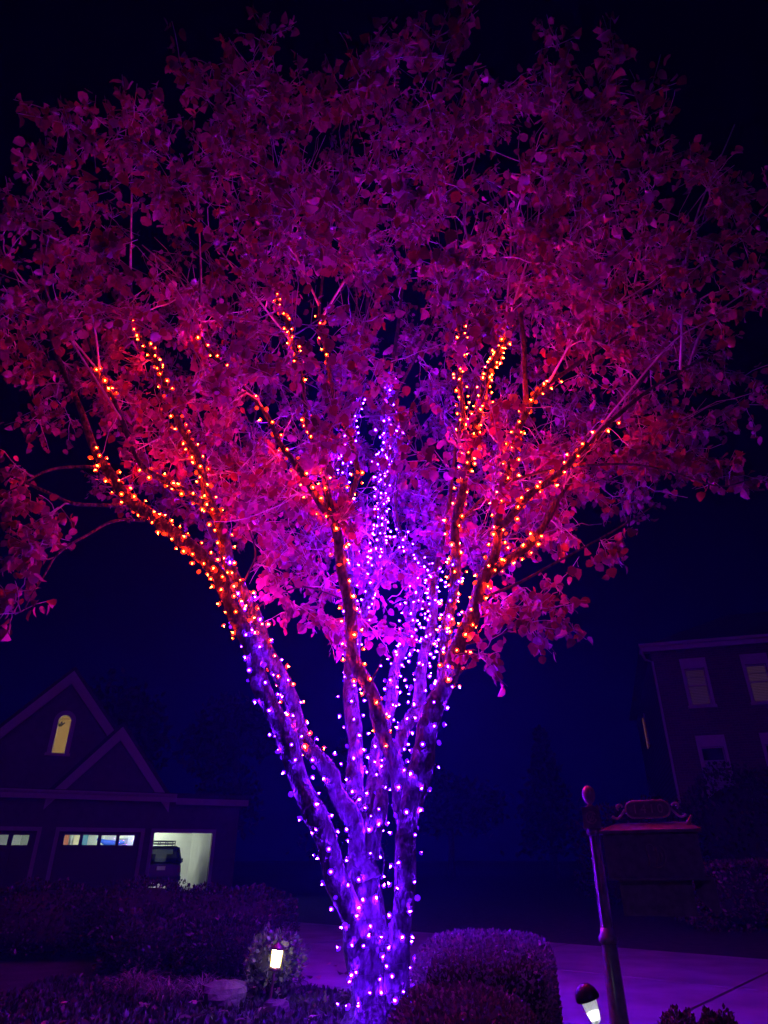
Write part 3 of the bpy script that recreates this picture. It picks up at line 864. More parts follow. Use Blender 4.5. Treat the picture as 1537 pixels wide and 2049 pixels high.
# box body, long side to the camera
X0, X1, YA, YB = .045, .478, -.10, .12
MB().box(X0, X1, YA, YB, 1.075, 1.262).build('box_body', M['iron'], mbx)
MB().box(X0 - .004, X1 + .030, YA - .012, YB + .012, 1.062, 1.0745).build('box_flange', M['iron'], mbx)
lid = MB().add([(X0 - .015, YA - .02, 1.2625), (X1 + .02, YA - .02, 1.2625), (X1 + .02, YB + .02, 1.2625), (X0 - .015, YB + .02, 1.2625),
                (X0 - .015, YA - .02, 1.276), (X1 + .02, YA - .02, 1.276), (X1 + .02, YB + .02, 1.276), (X0 - .015, YB + .02, 1.276),
                (X0 + .07, YA + .09, 1.312), (X1 - .02, YA + .09, 1.312), (X1 - .02, YB - .07, 1.312), (X0 + .07, YB - .07, 1.312)],
               [(3, 2, 1, 0), (0, 1, 5, 4), (1, 2, 6, 5), (2, 3, 7, 6), (3, 0, 4, 7), (4, 5, 9, 8), (5, 6, 10, 9), (6, 7, 11, 10), (7, 4, 8, 11), (8, 9, 10, 11)])
lid_o = lid.build('roof', M['iron'], mbx)
MB().tube([(X1 - .03, YA + .05, 1.29), (X1 - .02, YA + .045, 1.315), (X1 - .005, YA + .04, 1.338)], [.012, .009, .006], 8).build('flag_lug', M['iron'], lid_o, True)
MB().prism([(.09, .915), (.415, .915), (.415, 1.061), (.09, 1.061)], -.06, .08).build('paper_holder', M['iron'], mbx)
MB().prism([(.43, .99), (.50, .915), (.52, .93), (.52, 1.061), (.43, 1.061)], -.012, .012).build('bracket', M['iron'], mbx)
# raised oval crest on the front: a galloping rider reduced to curls inside an oval
cr = MB()
cxm, czm = .275, 1.165
cr.tube([(cxm + .045 * math.cos(t), YA - .003, czm + .05 * math.sin(t)) for t in np.linspace(-2.0, 1.2, 20)], .0025, 5)
cr.tube([(cxm - .02 + .018 * math.cos(t), YA - .003, czm + .03 + .02 * math.sin(t)) for t in np.linspace(-.5, 3.6, 14)], .0025, 5)
cr.tube([(cxm - .034, YA - .003, czm + .02), (cxm - .03, YA - .003, czm - .01), (cxm - .034, YA - .003, czm - .04)], .003, 5)
cr.tube([(cxm + .005, YA - .003, czm + .035), (cxm + .012, YA - .003, czm), (cxm - .004, YA - .003, czm - .04)], .003, 5)
cr.tube([(cxm + .02, YA - .003, czm + .022), (cxm + .03, YA - .003, czm - .002), (cxm + .018, YA - .003, czm - .03)], .003, 5)
cr.build('crest', M['ironlight'], mbx, True)
# number plate with scrolls
pl_c = ((X0 + X1) / 2 + .015, -.005, 1.372)
def stadium(w_, h_, n=8):
    pts = []
    for k in range(n + 1):
        a = -math.pi / 2 + math.pi * k / n
        pts.append((pl_c[0] + w_ - h_ + h_ * math.cos(a), pl_c[2] + h_ * math.sin(a)))
    for k in range(n + 1):
        a = math.pi / 2 + math.pi * k / n
        pts.append((pl_c[0] - w_ + h_ + h_ * math.cos(a), pl_c[2] + h_ * math.sin(a)))
    return pts
npo = MB().prism(stadium(.105, .038), -.011, .001).build('number_plate', M['iron'], mbx)
MB().tube([(x, -.013, z) for x, z in stadium(.105, .038)] + [(stadium(.105, .038)[0][0], -.013, stadium(.105, .038)[0][1])], .0045, 6).build('rim', M['ironlight'], npo, True)
for sx in (-1, 1):
    bx = pl_c[0] + sx * .105
    pts = []
    for k in range(26):
        t = k / 25
        pts.append((bx + sx * (.006 + .060 * t ** 1.5), -.006, pl_c[2] + .004 - .058 * t + .02 * max(0, t - .75) * 4))
    scl = MB().tube(pts, .0055, 6)
    scl.tube([(bx + sx * (.028 + .014 * math.cos(a)), -.006, pl_c[2] + .012 + .014 * math.sin(a)) for a in np.linspace(math.pi if sx > 0 else math.pi, -1.2, 14)], [.0055 - .00015 * i for i in range(14)], 6)
    scl.lathe([(.002, 0), (.009, .004), (.011, .010), (.009, .016), (.002, .02)], 10, (bx + sx * .036, -.006, pl_c[2] + .008))
    scl.lathe([(.002, 0), (.007, .004), (.008, .008), (.007, .012), (.002, .016)], 10, (bx + sx * .066, -.006, pl_c[2] - .040))
    scl.build('scroll', M['ironlight'], mbx, True)
for i, chx in enumerate('1410'):
    cu = bpy.data.curves.new('digit', 'FONT')
    cu.body = chx; cu.size = .058; cu.extrude = .0018; cu.align_x = 'CENTER'; cu.align_y = 'CENTER'
    tmp = bpy.data.objects.new('digit_tmp', cu); C.objects.link(tmp)
    dg = bpy.context.evaluated_depsgraph_get()
    me = bpy.data.meshes.new_from_object(tmp.evaluated_get(dg)); me.name = 'digit'
    bpy.data.objects.remove(tmp)
    me.materials.clear(); me.materials.append(M['ironlight'])
    o = link('digit', me, npo)
    o.location = (pl_c[0] - .060 + i * .040, -.0135, pl_c[2]); o.rotation_euler = (R(90), 0, 0)

# the box sits a little askew on its post, right end up
for o in mbx.children:
    if o.name.split('.')[0] in ('box_body', 'box_flange', 'roof', 'paper_holder', 'bracket', 'crest', 'number_plate', 'scroll'):
        todo = [o] + list(o.children)
        for q in todo:
            if q.name.startswith('digit'):
                q.location.z += .012 * (q.location.x - .05)
            else:
                for v in q.data.vertices: v.co.z += .012 * (v.co.x - .05)
# ------------------------------------------------------------------ the tree
tree = empty('shade_tree', (0, 6.3, 0))
tag(tree, 'broad red-leaved tree, many stems wound with purple and orange lights', 'tree')
ORG = np.array((0, 6.3, 0.0))

def spline(P, n):
    """Catmull-Rom through rows of P (any width), n samples per span"""
    P = np.asarray(P, float)
    Q = np.vstack([2 * P[0] - P[1], P, 2 * P[-1] - P[-2]])
    out = []
    for i in range(len(P) - 1):
        p0, p1, p2, p3 = Q[i], Q[i + 1], Q[i + 2], Q[i + 3]
        for k in range(n):
            t = k / n
            out.append(0.5 * ((2 * p1) + (-p0 + p2) * t + (2 * p0 - 5 * p1 + 4 * p2 - p3) * t * t + (-p0 + 3 * p1 - 3 * p2 + p3) * t ** 3))
    out.append(P[-1])
    return np.array(out)

# each limb: photo pixel, distance from the camera in metres, width in pixels
LIMBS = {
 'A': [(752, 2075, 6.25, 70), (728, 1950, 6.22, 64), (700, 1830, 6.2, 56), (665, 1725, 6.15, 50), (622, 1610, 6.1, 48), (570, 1480, 6.05, 42), (525, 1370, 6.0, 40), (490, 1270, 5.95, 38), (455, 1185, 5.9, 36), (400, 1108, 5.85, 32), (322, 1050, 5.8, 28), (248, 985, 5.8, 25), (203, 925, 5.8, 20), (165, 830, 5.85, 14), (112, 700, 5.9, 11), (92, 570, 5.9, 8), (100, 480, 5.8, 6)],
 'B': [(738, 1760, 6.3, 50), (718, 1680, 6.3, 44), (692, 1615, 6.3, 40), (655, 1545, 6.3, 38), (607, 1475, 6.3, 36), (568, 1370, 6.25, 33), (522, 1265, 6.2, 30), (472, 1155, 6.15, 27), (440, 1055, 6.1, 25), (415, 985, 6.1, 20), (388, 900, 6.1, 17), (345, 815, 6.1, 14), (312, 715, 6.05, 12), (268, 645, 6.0, 9), (262, 540, 5.9, 6)],
 'B2': [(425, 1020, 6.1, 18), (380, 990, 5.9, 16), (330, 962, 5.75, 14), (275, 920, 5.6, 11), (225, 790, 5.5, 9), (195, 735, 5.4, 7), (160, 620, 5.3, 5)],
 'C': [(748, 2070, 6.3, 90), (742, 1900, 6.32, 78), (728, 1770, 6.36, 72), (724, 1670, 6.42, 62), (712, 1560, 6.5, 38), (706, 1440, 6.6, 34), (702, 1300, 6.75, 30), (699, 1160, 6.9, 27), (695, 1040, 7.0, 23), (690, 930, 7.1, 18), (705, 850, 7.2, 14), (722, 795, 7.2, 11), (735, 640, 7.3, 8), (738, 420, 7.2, 6)],
 'D': [(818, 1670, 6.1, 40), (798, 1570, 6.1, 36), (775, 1485, 6.05, 33), (742, 1390, 6.0, 31), (708, 1305, 5.95, 29), (694, 1190, 5.85, 26), (676, 1080, 5.75, 22), (640, 1000, 5.65, 18), (590, 930, 5.55, 14), (558, 880, 5.5, 12), (518, 808, 5.4, 10), (450, 735, 5.3, 8), (405, 675, 5.2, 6), (400, 560, 5.1, 5)],
 'D2': [(672, 1060, 5.75, 16), (655, 980, 5.7, 15), (640, 905, 5.65, 13), (615, 845, 5.6, 10), (600, 740, 5.5, 10), (575, 650, 5.4, 9), (545, 580, 5.35, 8), (530, 500, 5.3, 6), (540, 400, 5.2, 5)],
 'D3': [(688, 1030, 5.9, 14), (712, 960, 5.85, 13), (715, 930, 5.8, 11), (672, 800, 5.8, 10), (655, 725, 5.7, 9), (640, 630, 5.6, 7), (648, 520, 5.5, 5)],
 'E': [(736, 1720, 6.35, 46), (742, 1590, 6.4, 34), (758, 1500, 6.5, 30), (782, 1400, 6.6, 26), (800, 1310, 6.7, 22), (828, 1220, 6.8, 20), (838, 1120, 6.9, 16), (805, 1075, 7.0, 14), (790, 1000, 7.1, 10), (830, 850, 7.2, 7)],
 'F': [(704, 1330, 6.75, 22), (722, 1250, 6.85, 21), (742, 1170, 6.95, 20), (758, 1080, 7.05, 19), (764, 960, 7.15, 17), (772, 860, 7.25, 14), (785, 740, 7.3, 10), (800, 620, 7.3, 7), (820, 480, 7.2, 5)],
 'F2': [(766, 980, 7.1, 12), (790, 900, 7.15, 11), (800, 850, 7.1, 9), (790, 800, 7.1, 7), (870, 640, 7.0, 5)],
 'G': [(745, 1720, 6.3, 40), (757, 1620, 6.3, 32), (776, 1545, 6.33, 30), (803, 1480, 6.36, 28), (830, 1420, 6.4, 28), (848, 1330, 6.45, 24), (865, 1230, 6.5, 20), (875, 1130, 6.6, 16), (900, 1000, 6.7, 11), (915, 850, 6.8, 8)],
 'H': [(785, 2070, 6.15, 60), (800, 1900, 6.12, 52), (808, 1750, 6.05, 46), (828, 1590, 6.0, 50), (858, 1455, 5.95, 48), (892, 1360, 5.9, 42), (926, 1278, 5.85, 36), (952, 1200, 5.8, 30), (985, 1120, 5.75, 24), (1000, 1010, 5.7, 20), (1020, 925, 5.65, 18), (1042, 850, 5.6, 15), (1072, 790, 5.5, 12), (1135, 742, 5.4, 9), (1210, 690, 5.3, 6), (1320, 620, 5.2, 5)],
 'I': [(852, 1470, 6.1, 36), (885, 1340, 6.0, 27), (903, 1210, 5.9, 23), (912, 1085, 5.8, 21), (922, 985, 5.7, 20), (945, 885, 5.6, 18), (962, 800, 5.5, 16), (992, 715, 5.4, 13), (1020, 645, 5.3, 10), (1035, 540, 5.2, 7), (1015, 400, 5.0, 5)],
 'I2': [(938, 915, 5.65, 14), (925, 840, 5.8, 13), (922, 760, 5.9, 11), (925, 690, 6.0, 9), (918, 640, 6.0, 7), (925, 520, 6.0, 5)],
 'I3': [(958, 830, 5.5, 12), (975, 770, 5.6, 11), (1000, 700, 5.7, 9), (1040, 640, 5.8, 7), (1150, 450, 5.8, 5)],
 'J': [(975, 1150, 5.8, 20), (1040, 1105, 5.85, 18), (1092, 1045, 5.95, 17), (1135, 965, 6.0, 15), (1195, 880, 6.1, 12), (1240, 828, 6.1, 10), (1300, 740, 6.2, 7), (1400, 600, 6.2, 5)],
 'J2': [(998, 1060, 5.7, 18), (1050, 1000, 5.6, 16), (1105, 958, 5.5, 14), (1165, 900, 5.4, 12), (1230, 835, 5.3, 9), (1330, 760, 5.2, 6), (1440, 700, 5.1, 5)],
 'K': [(1042, 850, 5.65, 12), (1052, 780, 5.75, 13), (1047, 700, 5.8, 13), (1039, 600, 5.8, 12), (1037, 500, 5.75, 10), (1034, 400, 5.7, 8), (1052, 350, 5.6, 5)],
 'L1': [(1020, 965, 5.65, 10), (1090, 942, 5.6, 10), (1160, 934, 5.5, 9), (1260, 928, 5.4, 8), (1340, 945, 5.3, 7), (1440, 972, 5.2, 5), (1500, 960, 5.2, 4)],
 'L2': [(262, 1005, 5.8, 14), (205, 1012, 5.7, 12), (140, 1005, 5.55, 11), (80, 978, 5.4, 9), (10, 950, 5.2, 7), (-60, 930, 5.0, 5)],
 'L3': [(290, 1040, 5.8, 11), (240, 1042, 5.7, 9), (185, 1062, 5.6, 8), (120, 1108, 5.4, 7), (75, 1170, 5.25, 5), (50, 1220, 5.2, 4)],
 'L4': [(225, 950, 5.8, 12), (185, 935, 5.7, 10), (120, 935, 5.6, 9), (65, 958, 5.45, 7), (10, 985, 5.3, 5)],
 'L5': [(960, 1200, 5.8, 10), (1050, 1160, 5.7, 9), (1150, 1105, 5.6, 7), (1250, 1050, 5.5, 5), (1310, 1010, 5.45, 4)],
 'L6': [(925, 1290, 5.85, 8), (985, 1275, 5.75, 7), (1060, 1240, 5.65, 6), (1120, 1190, 5.6, 4)],
 'L7': [(895, 1372, 5.9, 7), (945, 1325, 5.8, 6), (1000, 1310, 5.7, 4)],
 'L8': [(500, 1235, 6.2, 8), (545, 1195, 6.25, 7), (610, 1175, 6.3, 6), (690, 1200, 6.3, 4)],
 'L9': [(735, 1400, 6.0, 7), (750, 1350, 5.9, 6), (765, 1320, 5.8, 4)],
 'L10': [(480, 1180, 6.1, 7), (510, 1120, 6.05, 6), (500, 1060, 6.0, 4)],
 'L11': [(925, 1040, 5.75, 10), (1000, 970, 6.3, 8), (1080, 930, 7.0, 6), (1160, 800, 7.5, 4)],
 'L12': [(440, 1050, 6.1, 12), (470, 980, 6.8, 10), (500, 880, 7.4, 7), (520, 760, 7.8, 5)],
}
# upright thin shoots that show pale through the foliage
SHOOTS = [[(700, 590), (722, 500), (738, 405)], [(1005, 620), (1022, 500), (1014, 385)], [(1045, 540), (1078, 430), (1058, 360)], [(1215, 600), (1285, 455), (1255, 330)],
          [(890, 590), (930, 450), (955, 300), (968, 210)], [(300, 470), (262, 320), (245, 150)], [(150, 760), (95, 590), (85, 440)], [(80, 640), (30, 540), (5, 470)], [(430, 640), (360, 560), (285, 490)],
          [(560, 600), (470, 540), (420, 470)], [(620, 560), (560, 430), (520, 250)], [(1120, 560), (1170, 450), (1240, 300)], [(1300, 620), (1380, 480), (1470, 250)], [(1350, 700), (1420, 640), (1530, 560)],
          [(780, 560), (815, 430), (810, 300)], [(850, 640), (905, 560), (1000, 430)], [(1110, 700), (1180, 640), (1330, 560)], [(1230, 800), (1330, 700), (1420, 640)], [(240, 700), (180, 620), (120, 560)], [(330, 620), (400, 480), (395, 380)]]
for i, sh_ in enumerate(SHOOTS):
    y0 = 5.3 - 0.5 * ((i * 7) % 5) / 4
    LIMBS['shoot%d' % i] = [(x, y, y0 - 0.25 * k, 7 - 1.6 * k) for k, (x, y) in enumerate(sh_)]
limb_curves, nodes_p, nodes_r, nodes_d = {}, [], [], []
for key, ctrl in LIMBS.items():
    rows = []
    for (px, py, Y, wpx) in ctrl:
        p = at(px, py, Y)
        r = 0.5 * wpx * depth_of(p) / F_PX * (0.62 if key[0] == 'L' else (0.9 if len(key) < 3 else 1.0))
        rows.append((p.x, p.y, p.z, r))
    if key.startswith('shoot'):
        # spring from the nearest point of a lit limb
        p = np.array(rows[0][:3])
        cand = np.vstack([limb_curves[q] for q in LIMBS if q in limb_curves and not q.startswith('shoot')])
        cand = cand[(cand[:, 3] > 0.008) & (cand[:, 2] < p[2] - 0.1)]
        b = cand[int(np.argmin(np.linalg.norm(cand[:, :3] - p, axis=1)))]
        q1, q2 = np.array(rows[1][:3]), np.array(rows[2][:3])
        if unit((q1 - b[:3])[None])[0] @ unit((q2 - q1)[None])[0] < 0.72:
            continue
        rows = [(b[0], b[1], b[2], min(b[3], rows[0][3] * 0.7))] + [(r_[0], r_[1], r_[2], r_[3] * 0.6) for r_ in rows[1:]]
    S = spline(rows, 7)
    # slight natural crookedness
    k = np.arange(len(S))
    ph = rng.random(3) * 6.28
    amp = np.minimum(S[:, 3] * (0.35 if key[0] != 'L' else 0.9), 0.018)
    S[:, 0] += amp * np.sin(k * 0.55 + ph[0]); S[:, 1] += amp * np.sin(k * 0.47 + ph[1])
    S[:, 3] *= 1 + 0.07 * np.sin(k * 0.8 + ph[2]) + 0.10 * (rng.random(len(S)) > 0.88)
    S[:, 3] = np.maximum(S[:, 3], 0.006)
    limb_curves[key] = S
    mb = MB()
    mb.tube([Vector(q[:3] - ORG) for q in S], list(S[:, 3]), 14 if S[0, 3] > 0.04 else 9)
    mb.build('trunk' if key in 'AHC' else 'limb', M['twig' if key[0] == 's' else 'bark'], tree, True)
    d = unit(np.gradient(S[:, :3], axis=0))
    st = 2
    for q in range(st, len(S)):
        if S[q, 3] < 0.05 and S[q, 2] > 2.6:
            nodes_p.append(S[q, :3]); nodes_r.append(S[q, 3]); nodes_d.append(d[q])
# buttressed stump joining the stems
st = MB()
vs, fs = [], []
seg = 32
prof = [(.33, -.02), (.26, .08), (.20, .22), (.17, .36), (.15, .5), (.10, .62), (.03, .68)]
for r, z in prof:
    for k in range(seg):
        a = 2 * math.pi * k / seg
        q = 1 + .13 * math.sin(3 * a + .6) * (1 - z / 1.6) + .07 * math.sin(7 * a + 2 * z) + .03 * math.sin(13 * a + 5 * z)
        vs.append((r * q * math.cos(a) * 1.0 - .03, r * q * math.sin(a) * .8 - .02, z))
for i in range(len(prof) - 1):
    for k in range(seg):
        fs.append((i * seg + k, i * seg + (k + 1) % seg, (i + 1) * seg + (k + 1) % seg, (i + 1) * seg + k))
fs.append(tuple(range((len(prof) - 1) * seg, len(prof) * seg)))
st.add(vs, fs).build('stump', M['bark'], tree, True)

# --- attractors: clusters of foliage through the crown volume
CC = np.array((0.05, 6.5, 6.35)); CR = np.array((5.0, 3.9, 3.6))
att = []
tries = 0
NATT = 640
while len(att) < NATT and tries < 60000:
    tries += 1
    q = rng.uniform(-1, 1, 3)
    rr = np.linalg.norm(q)
    if rr > 1 or rr < 0.45: continue
    p = CC + q * CR
    r = math.hypot(p[0], p[1] - 6.3)
    if p[2] < 3.75 + 0.52 * max(0, r - 0.5): continue
    if p[1] < 3.0 and p[2] < 6: continue
    if any((p[0] - a[0]) ** 2 + (p[1] - a[1]) ** 2 + (p[2] - a[2]) ** 2 < 0.32 ** 2 for a in att): continue
    att.append(p)
extra = [(60, 1110, 5.3), (90, 1080, 5.35), (40, 1180, 5.2), (25, 1225, 5.2), (100, 1030, 5.5), (15, 1000, 5.2), (30, 930, 5.3),
         (500, 1085, 6.0), (545, 1130, 6.2), (555, 1180, 6.2), (600, 1215, 6.35), (650, 1160, 6.5), (665, 1240, 6.4), (700, 1240, 6.6),
         (755, 1330, 5.8), (775, 1260, 6.2), (740, 1160, 7.3),
         (960, 1310, 5.7), (1000, 1320, 5.7), (1000, 1230, 5.7), (1060, 1250, 5.6), (1105, 1220, 5.6), (1110, 1170, 5.7), (1050, 1180, 5.9), (1000, 1190, 6.2),
         (1180, 1085, 5.6), (1240, 1055, 5.5), (1300, 1015, 5.45), (1210, 1090, 5.6), (1130, 1060, 6.2), (1060, 1080, 6.5), (1100, 1000, 6.6),
         (1300, 905, 5.4), (1350, 895, 5.3), (1400, 945, 5.3), (1450, 940, 5.2), (1500, 950, 5.2), (1535, 955, 5.2), (1260, 900, 5.5),
         (960, 1080, 6.6), (870, 1040, 7.2), (840, 1200, 7.4), (560, 990, 5.6), (500, 1010, 5.8), (520, 960, 6.2), (480, 930, 6.8),
         (600, 880, 6.9), (650, 1000, 7.6), (850, 980, 7.8), (1000, 900, 7.6), (340, 880, 6.8), (420, 870, 7.2), (1180, 980, 6.6)]
for px, py, Y in extra: att.append(np.array(at(px, py, Y)))
att = np.array(att)

NP = np.array(nodes_p); NR = np.array(nodes_r); ND = np.array(nodes_d)
order = np.argsort([np.min(np.linalg.norm(NP - a, axis=1)) for a in att])
paths = []
for ai in order:
    a = att[ai]
    v = a - NP; dist = np.linalg.norm(v, axis=1)
    cosang = (v * ND).sum(1) / np.maximum(dist, 1e-6)
    cost = dist * (1.0 + 0.75 * (1 - cosang)) + 0.35 * np.maximum(0, NP[:, 2] - a[2])
    j = int(np.argmin(cost))
    p0, d0, L = NP[j], ND[j], dist[j]
    if L < 0.06: continue
    out = unit((a - np.array((0, 6.3, 3.0)))[None])[0]
    d1 = unit((v[j] / L * 0.8 + out * 0.3 + np.array((0, 0, 0.15)) + rng.normal(size=3) * 0.25)[None])[0]
    n = max(4, int(L / 0.13))
    T = np.linspace(0, 1, n + 1)[:, None]
    h = (2 * T ** 3 - 3 * T ** 2 + 1) * p0 + (T ** 3 - 2 * T ** 2 + T) * d0 * L * 0.8 + (-2 * T ** 3 + 3 * T ** 2) * a + (T ** 3 - T ** 2) * d1 * L * 0.7
    h[1:-1] += rng.normal(size=(n - 1, 3)) * min(0.022, 0.05 * L)
    r0 = min(NR[j] * 0.75, 0.008 + 0.008 * L)
    rad_ = r0 + (min(r0, 0.0045) - r0) * T[:, 0]
    paths.append((h, rad_))
    dd = unit(np.gradient(h, axis=0))
    NP = np.vstack([NP, h[1:]]); NR = np.concatenate([NR, rad_[1:]]); ND = np.vstack([ND, dd[1:]])

# branch objects: the 300 thickest as parts, the rest joined
sizes = [p[1][0] * (1 + np.linalg.norm(p[0][-1] - p[0][0])) for p in paths]
big = set(np.argsort(sizes)[::-1][:280].tolist())
rest = MB()
for i, (h, rd) in enumerate(paths):
    if i in big:
        MB().tube([Vector(q - ORG) for q in h], list(rd), 6).build('branch', M['twig'], tree, True)
    else:
        rest.tube([Vector(q - ORG) for q in h], list(rd), 5)

# --- twigs and leaves
LP, LD, LN, LS = [], [], [], []
for i, (h, rd) in enumerate(paths):
    n = len(h)
    # bare pale spurs that stand out of the foliage
    for k in range(2 if np.linalg.norm((h[-1] - CC) / CR) < 0.78 else 0):
        s = h[min(n - 1, int(n * (0.3 + 0.7 * rng.random())))]
        bd = unit((h[-1] - h[max(0, n - 4)])[None])[0]
        d = unit((bd * 0.5 + np.array((0, 0, 0.55)) + (s - np.array((0, 6.3, 4.5))) * 0.08 + rng.normal(size=3) * 0.4)[None])[0]
        L = 0.35 + 0.6 * rng.random()
        T = np.linspace(0, 1, 7)[:, None]
        c = s + d * L * T + np.cross(d, rng.normal(size=3)) * 0.22 * L * T ** 2 + rng.normal(size=(7, 3)) * 0.012
        c[0] = s
        rest.tube([Vector(q - ORG) for q in c], list(np.linspace(0.0062, 0.0028, 7)), 4, False)
    nt_ = rng.integers(7, 12)
    for k in range(nt_):
        s = h[min(n - 1, int(n * (0.45 + 0.55 * rng.random())))]
        base_d = unit((h[-1] - h[max(0, n - 3)])[None])[0]
        d = unit((base_d * 0.6 + rng.normal(size=3) * 0.75 + np.array((0, 0, 0.05)))[None])[0]
        L = 0.18 + 0.24 * rng.random()
        T = np.linspace(0, 1, 5)[:, None]
        c = s + d * L * T + np.array((0, 0, -0.16)) * L * T ** 2 + rng.normal(size=(5, 3)) * 0.008
        rest.tube([Vector(q - ORG) for q in c], [0.0044, 0.0040, 0.0034, 0.0028, 0.002], 4, False)
        m = rng.integers(5, 9)
        for q in range(m):
            t = 0.25 + 0.75 * (q + 0.6 * rng.random()) / m
            b = s + d * L * t + np.array((0, 0, -0.16)) * L * t * t
            sd = unit(np.cross(d, rng.normal(size=3))[None])[0]
            pet = unit((sd * 0.8 + d * 0.4 + np.array((0, 0, -0.35)))[None])[0]
            LP.append(b + pet * 0.035)
            LD.append(pet * 0.45 + np.array((0, 0, -0.75)) + rng.normal(size=3) * 0.4)
            LN.append(sd * 0.6 + rng.normal(size=3) * 0.8 + np.array((0, 0, 0.2)))
            LS.append(0.05 + 0.065 * rng.random() ** 1.2)
LP, LD, LN, LS = map(np.array, (LP, LD, LN, LS))
rest.v = rest.v
tw = rest.build('twigs', M['twig'], tree, True)
tw['kind'] = 'stuff'
curl = rng.normal(size=len(LP)) * 0.5
tint = rng.random(len(LP))
LEAF_STOPS = [(0, (0.10, 0.006, 0.05)), (0.25, (0.42, 0.016, 0.06)), (0.40, (0.22, 0.015, 0.13)), (0.80, (0.54, 0.05, 0.31)), (0.95, (0.56, 0.10, 0.45)), (1.0, (0.48, 0.34, 0.20))]
M['leaf'] = leaf_mat('tree_leaf', LEAF_STOPS, 0.38, 0.33, 0.55)
M['leaf1'] = leaf_mat('single_tree_leaf', LEAF_STOPS, 0.38, 0.33, 0.55, per_object=True)
px, py, zc = project(LP)
inside = (px > 0) & (px < 1537) & (py > 0) & (py < 2049) & (zc > 0.5)
app = np.where(inside, LS / np.maximum(zc, .1), 0) * (1 + 0.9 * (py > 1000))
top300 = np.argsort(app)[::-1][:300]
maskrest = np.ones(len(LP), bool); maskrest[top300] = False
W, I = scatter(LP[maskrest] - ORG, LD[maskrest], LN[maskrest], LS[maskrest], LEAF_V, LEAF_T, curl[maskrest])
fo = link('crown', np_mesh('crown', W, I, M['leaf'], True, np.repeat(tint[maskrest], len(LEAF_V))), tree)
fo['kind'] = 'stuff'
leaf_meshes = []
for cv in (-0.9, -0.5, -0.25, 0.0, 0.25, 0.5, 0.9):
    V, T = scatter(np.zeros((1, 3)), np.array([[0, 1., 0]]), np.array([[0, 0, 1.]]), np.ones(1), LEAF_V, LEAF_T, np.array([cv]))
    leaf_meshes.append((cv, np_mesh('leaf', V, T, M['leaf1'], True)))
Fm = frames(LD, LN)
for q in top300:
    me = min(leaf_meshes, key=lambda a: abs(a[0] - curl[q]))[1]
    o = bpy.data.objects.new('leaf', me); C.objects.link(o); o.parent = tree
    mx = Matrix([list(r) for r in (Fm[q].T * LS[q])]).to_4x4()
    mx.translation = Vector(LP[q] - ORG)
    o.matrix_local = mx
print('leaves', len(LP), 'paths', len(paths))

# ------------------------------------------------------------------ fairy light strings
def bulb_mesh(name, m, lens, rc, rl):
    """hot core poking out of a flared skirt that imitates its halo"""
    mb = MB().lathe([(.003, .004), (rc, .016), (.001, .031)], 5)
    nf = len(mb.f)
    mb.lathe([(.005, -.004), (rl, .010), (.010, .0135)], 7)
    me = mb.mesh(name, m)
    me.materials.append(lens)
    for i, p in enumerate(me.polygons): p.material_index = 0 if i < nf else 1
    return me
for k_ in ('halo_p', 'halo_o'): M[k_].cycles.emission_sampling = 'NONE'
BM = {'p': bulb_mesh('purple_bulb', M['bulb_p'], M['halo_p'], .0060, .0215), 'o': bulb_mesh('orange_bulb', M['bulb_o'], M['halo_o'], .0052, .0240)}
def string(key, col, y_from, y_to, pitch, spacing, label, phase=0.0, jitter=0.012, max_r=None):
    """a wire wound round a limb between two photo heights, with bulbs"""
    S = limb_curves[key]
    _, pyy, _ = project(S[:, :3])
    # restrict to the stretch between the two heights (limbs rise monotonically in practice)
    i0 = int(np.argmin(np.abs(pyy - y_from))); i1 = int(np.argmin(np.abs(pyy - y_to)))
    if i1 < i0: i0, i1 = i1, i0
    Q = spline(S[i0:i1 + 1], 6)
    seg = np.linalg.norm(np.diff(Q[:, :3], axis=0), axis=1)
    cum = np.concatenate([[0], np.cumsum(seg)])
    L = cum[-1]
    o = empty('fairy_light_string', tuple(Q[0, :3])); tag(o, label, 'string lights', 'fairy light strings on the tree')
    base = Q[0, :3]
    turns = L / pitch
    n = int(turns * 14) + 2
    pts = []
    bulbs = []
    acc = 0.0; last = None
    for k in range(n):
        s = L * k / (n - 1)
        idx = min(len(Q) - 2, int(np.searchsorted(cum, s, 'right') - 1)); f = (s - cum[idx]) / max(seg[idx], 1e-6)
        c = Q[idx] * (1 - f) + Q[idx + 1] * f
        t = unit((Q[idx + 1, :3] - Q[idx, :3])[None])[0]
        u = unit(np.cross(t, np.array((0.3, 1, 0.1)))[None])[0]; v = np.cross(t, u)
        ang = phase + 2 * math.pi * s / pitch
        nrm = u * math.cos(ang) + v * math.sin(ang)
        r = c[3] + 0.006 + 0.004 * math.sin(k * 1.7)
        p = c[:3] + nrm * r
        pts.append(Vector(p - base))
        if last is not None:
            acc += np.linalg.norm(p - last)
            if acc > spacing * (1.25 if col == 'p' else 1.35) * rng.uniform(0.5, 1.5):
                acc = 0.0
                bulbs.append((p, nrm, t))
        last = p
    MB().tube(pts, 0.0026, 4, False).build('wire', M['cable'], o)
    for p, nrm, t in bulbs:
        b = bpy.data.objects.new('bulb', BM[col]); C.objects.link(b); b.parent = o
        d = unit((nrm * 0.6 + rng.normal(size=3) * 0.6)[None])[0]
        b.rotation_euler = Vector(d).to_track_quat('Z', 'Y').to_euler()
        b.scale = [rng.uniform(0.7, 1.3)] * 3
        b.location = Vector(p + nrm * (0.004 + abs(rng.normal()) * jitter) + rng.normal(size=3) * 0.014 - base)
    return len(bulbs)
nb = {'p': 0, 'o': 0}
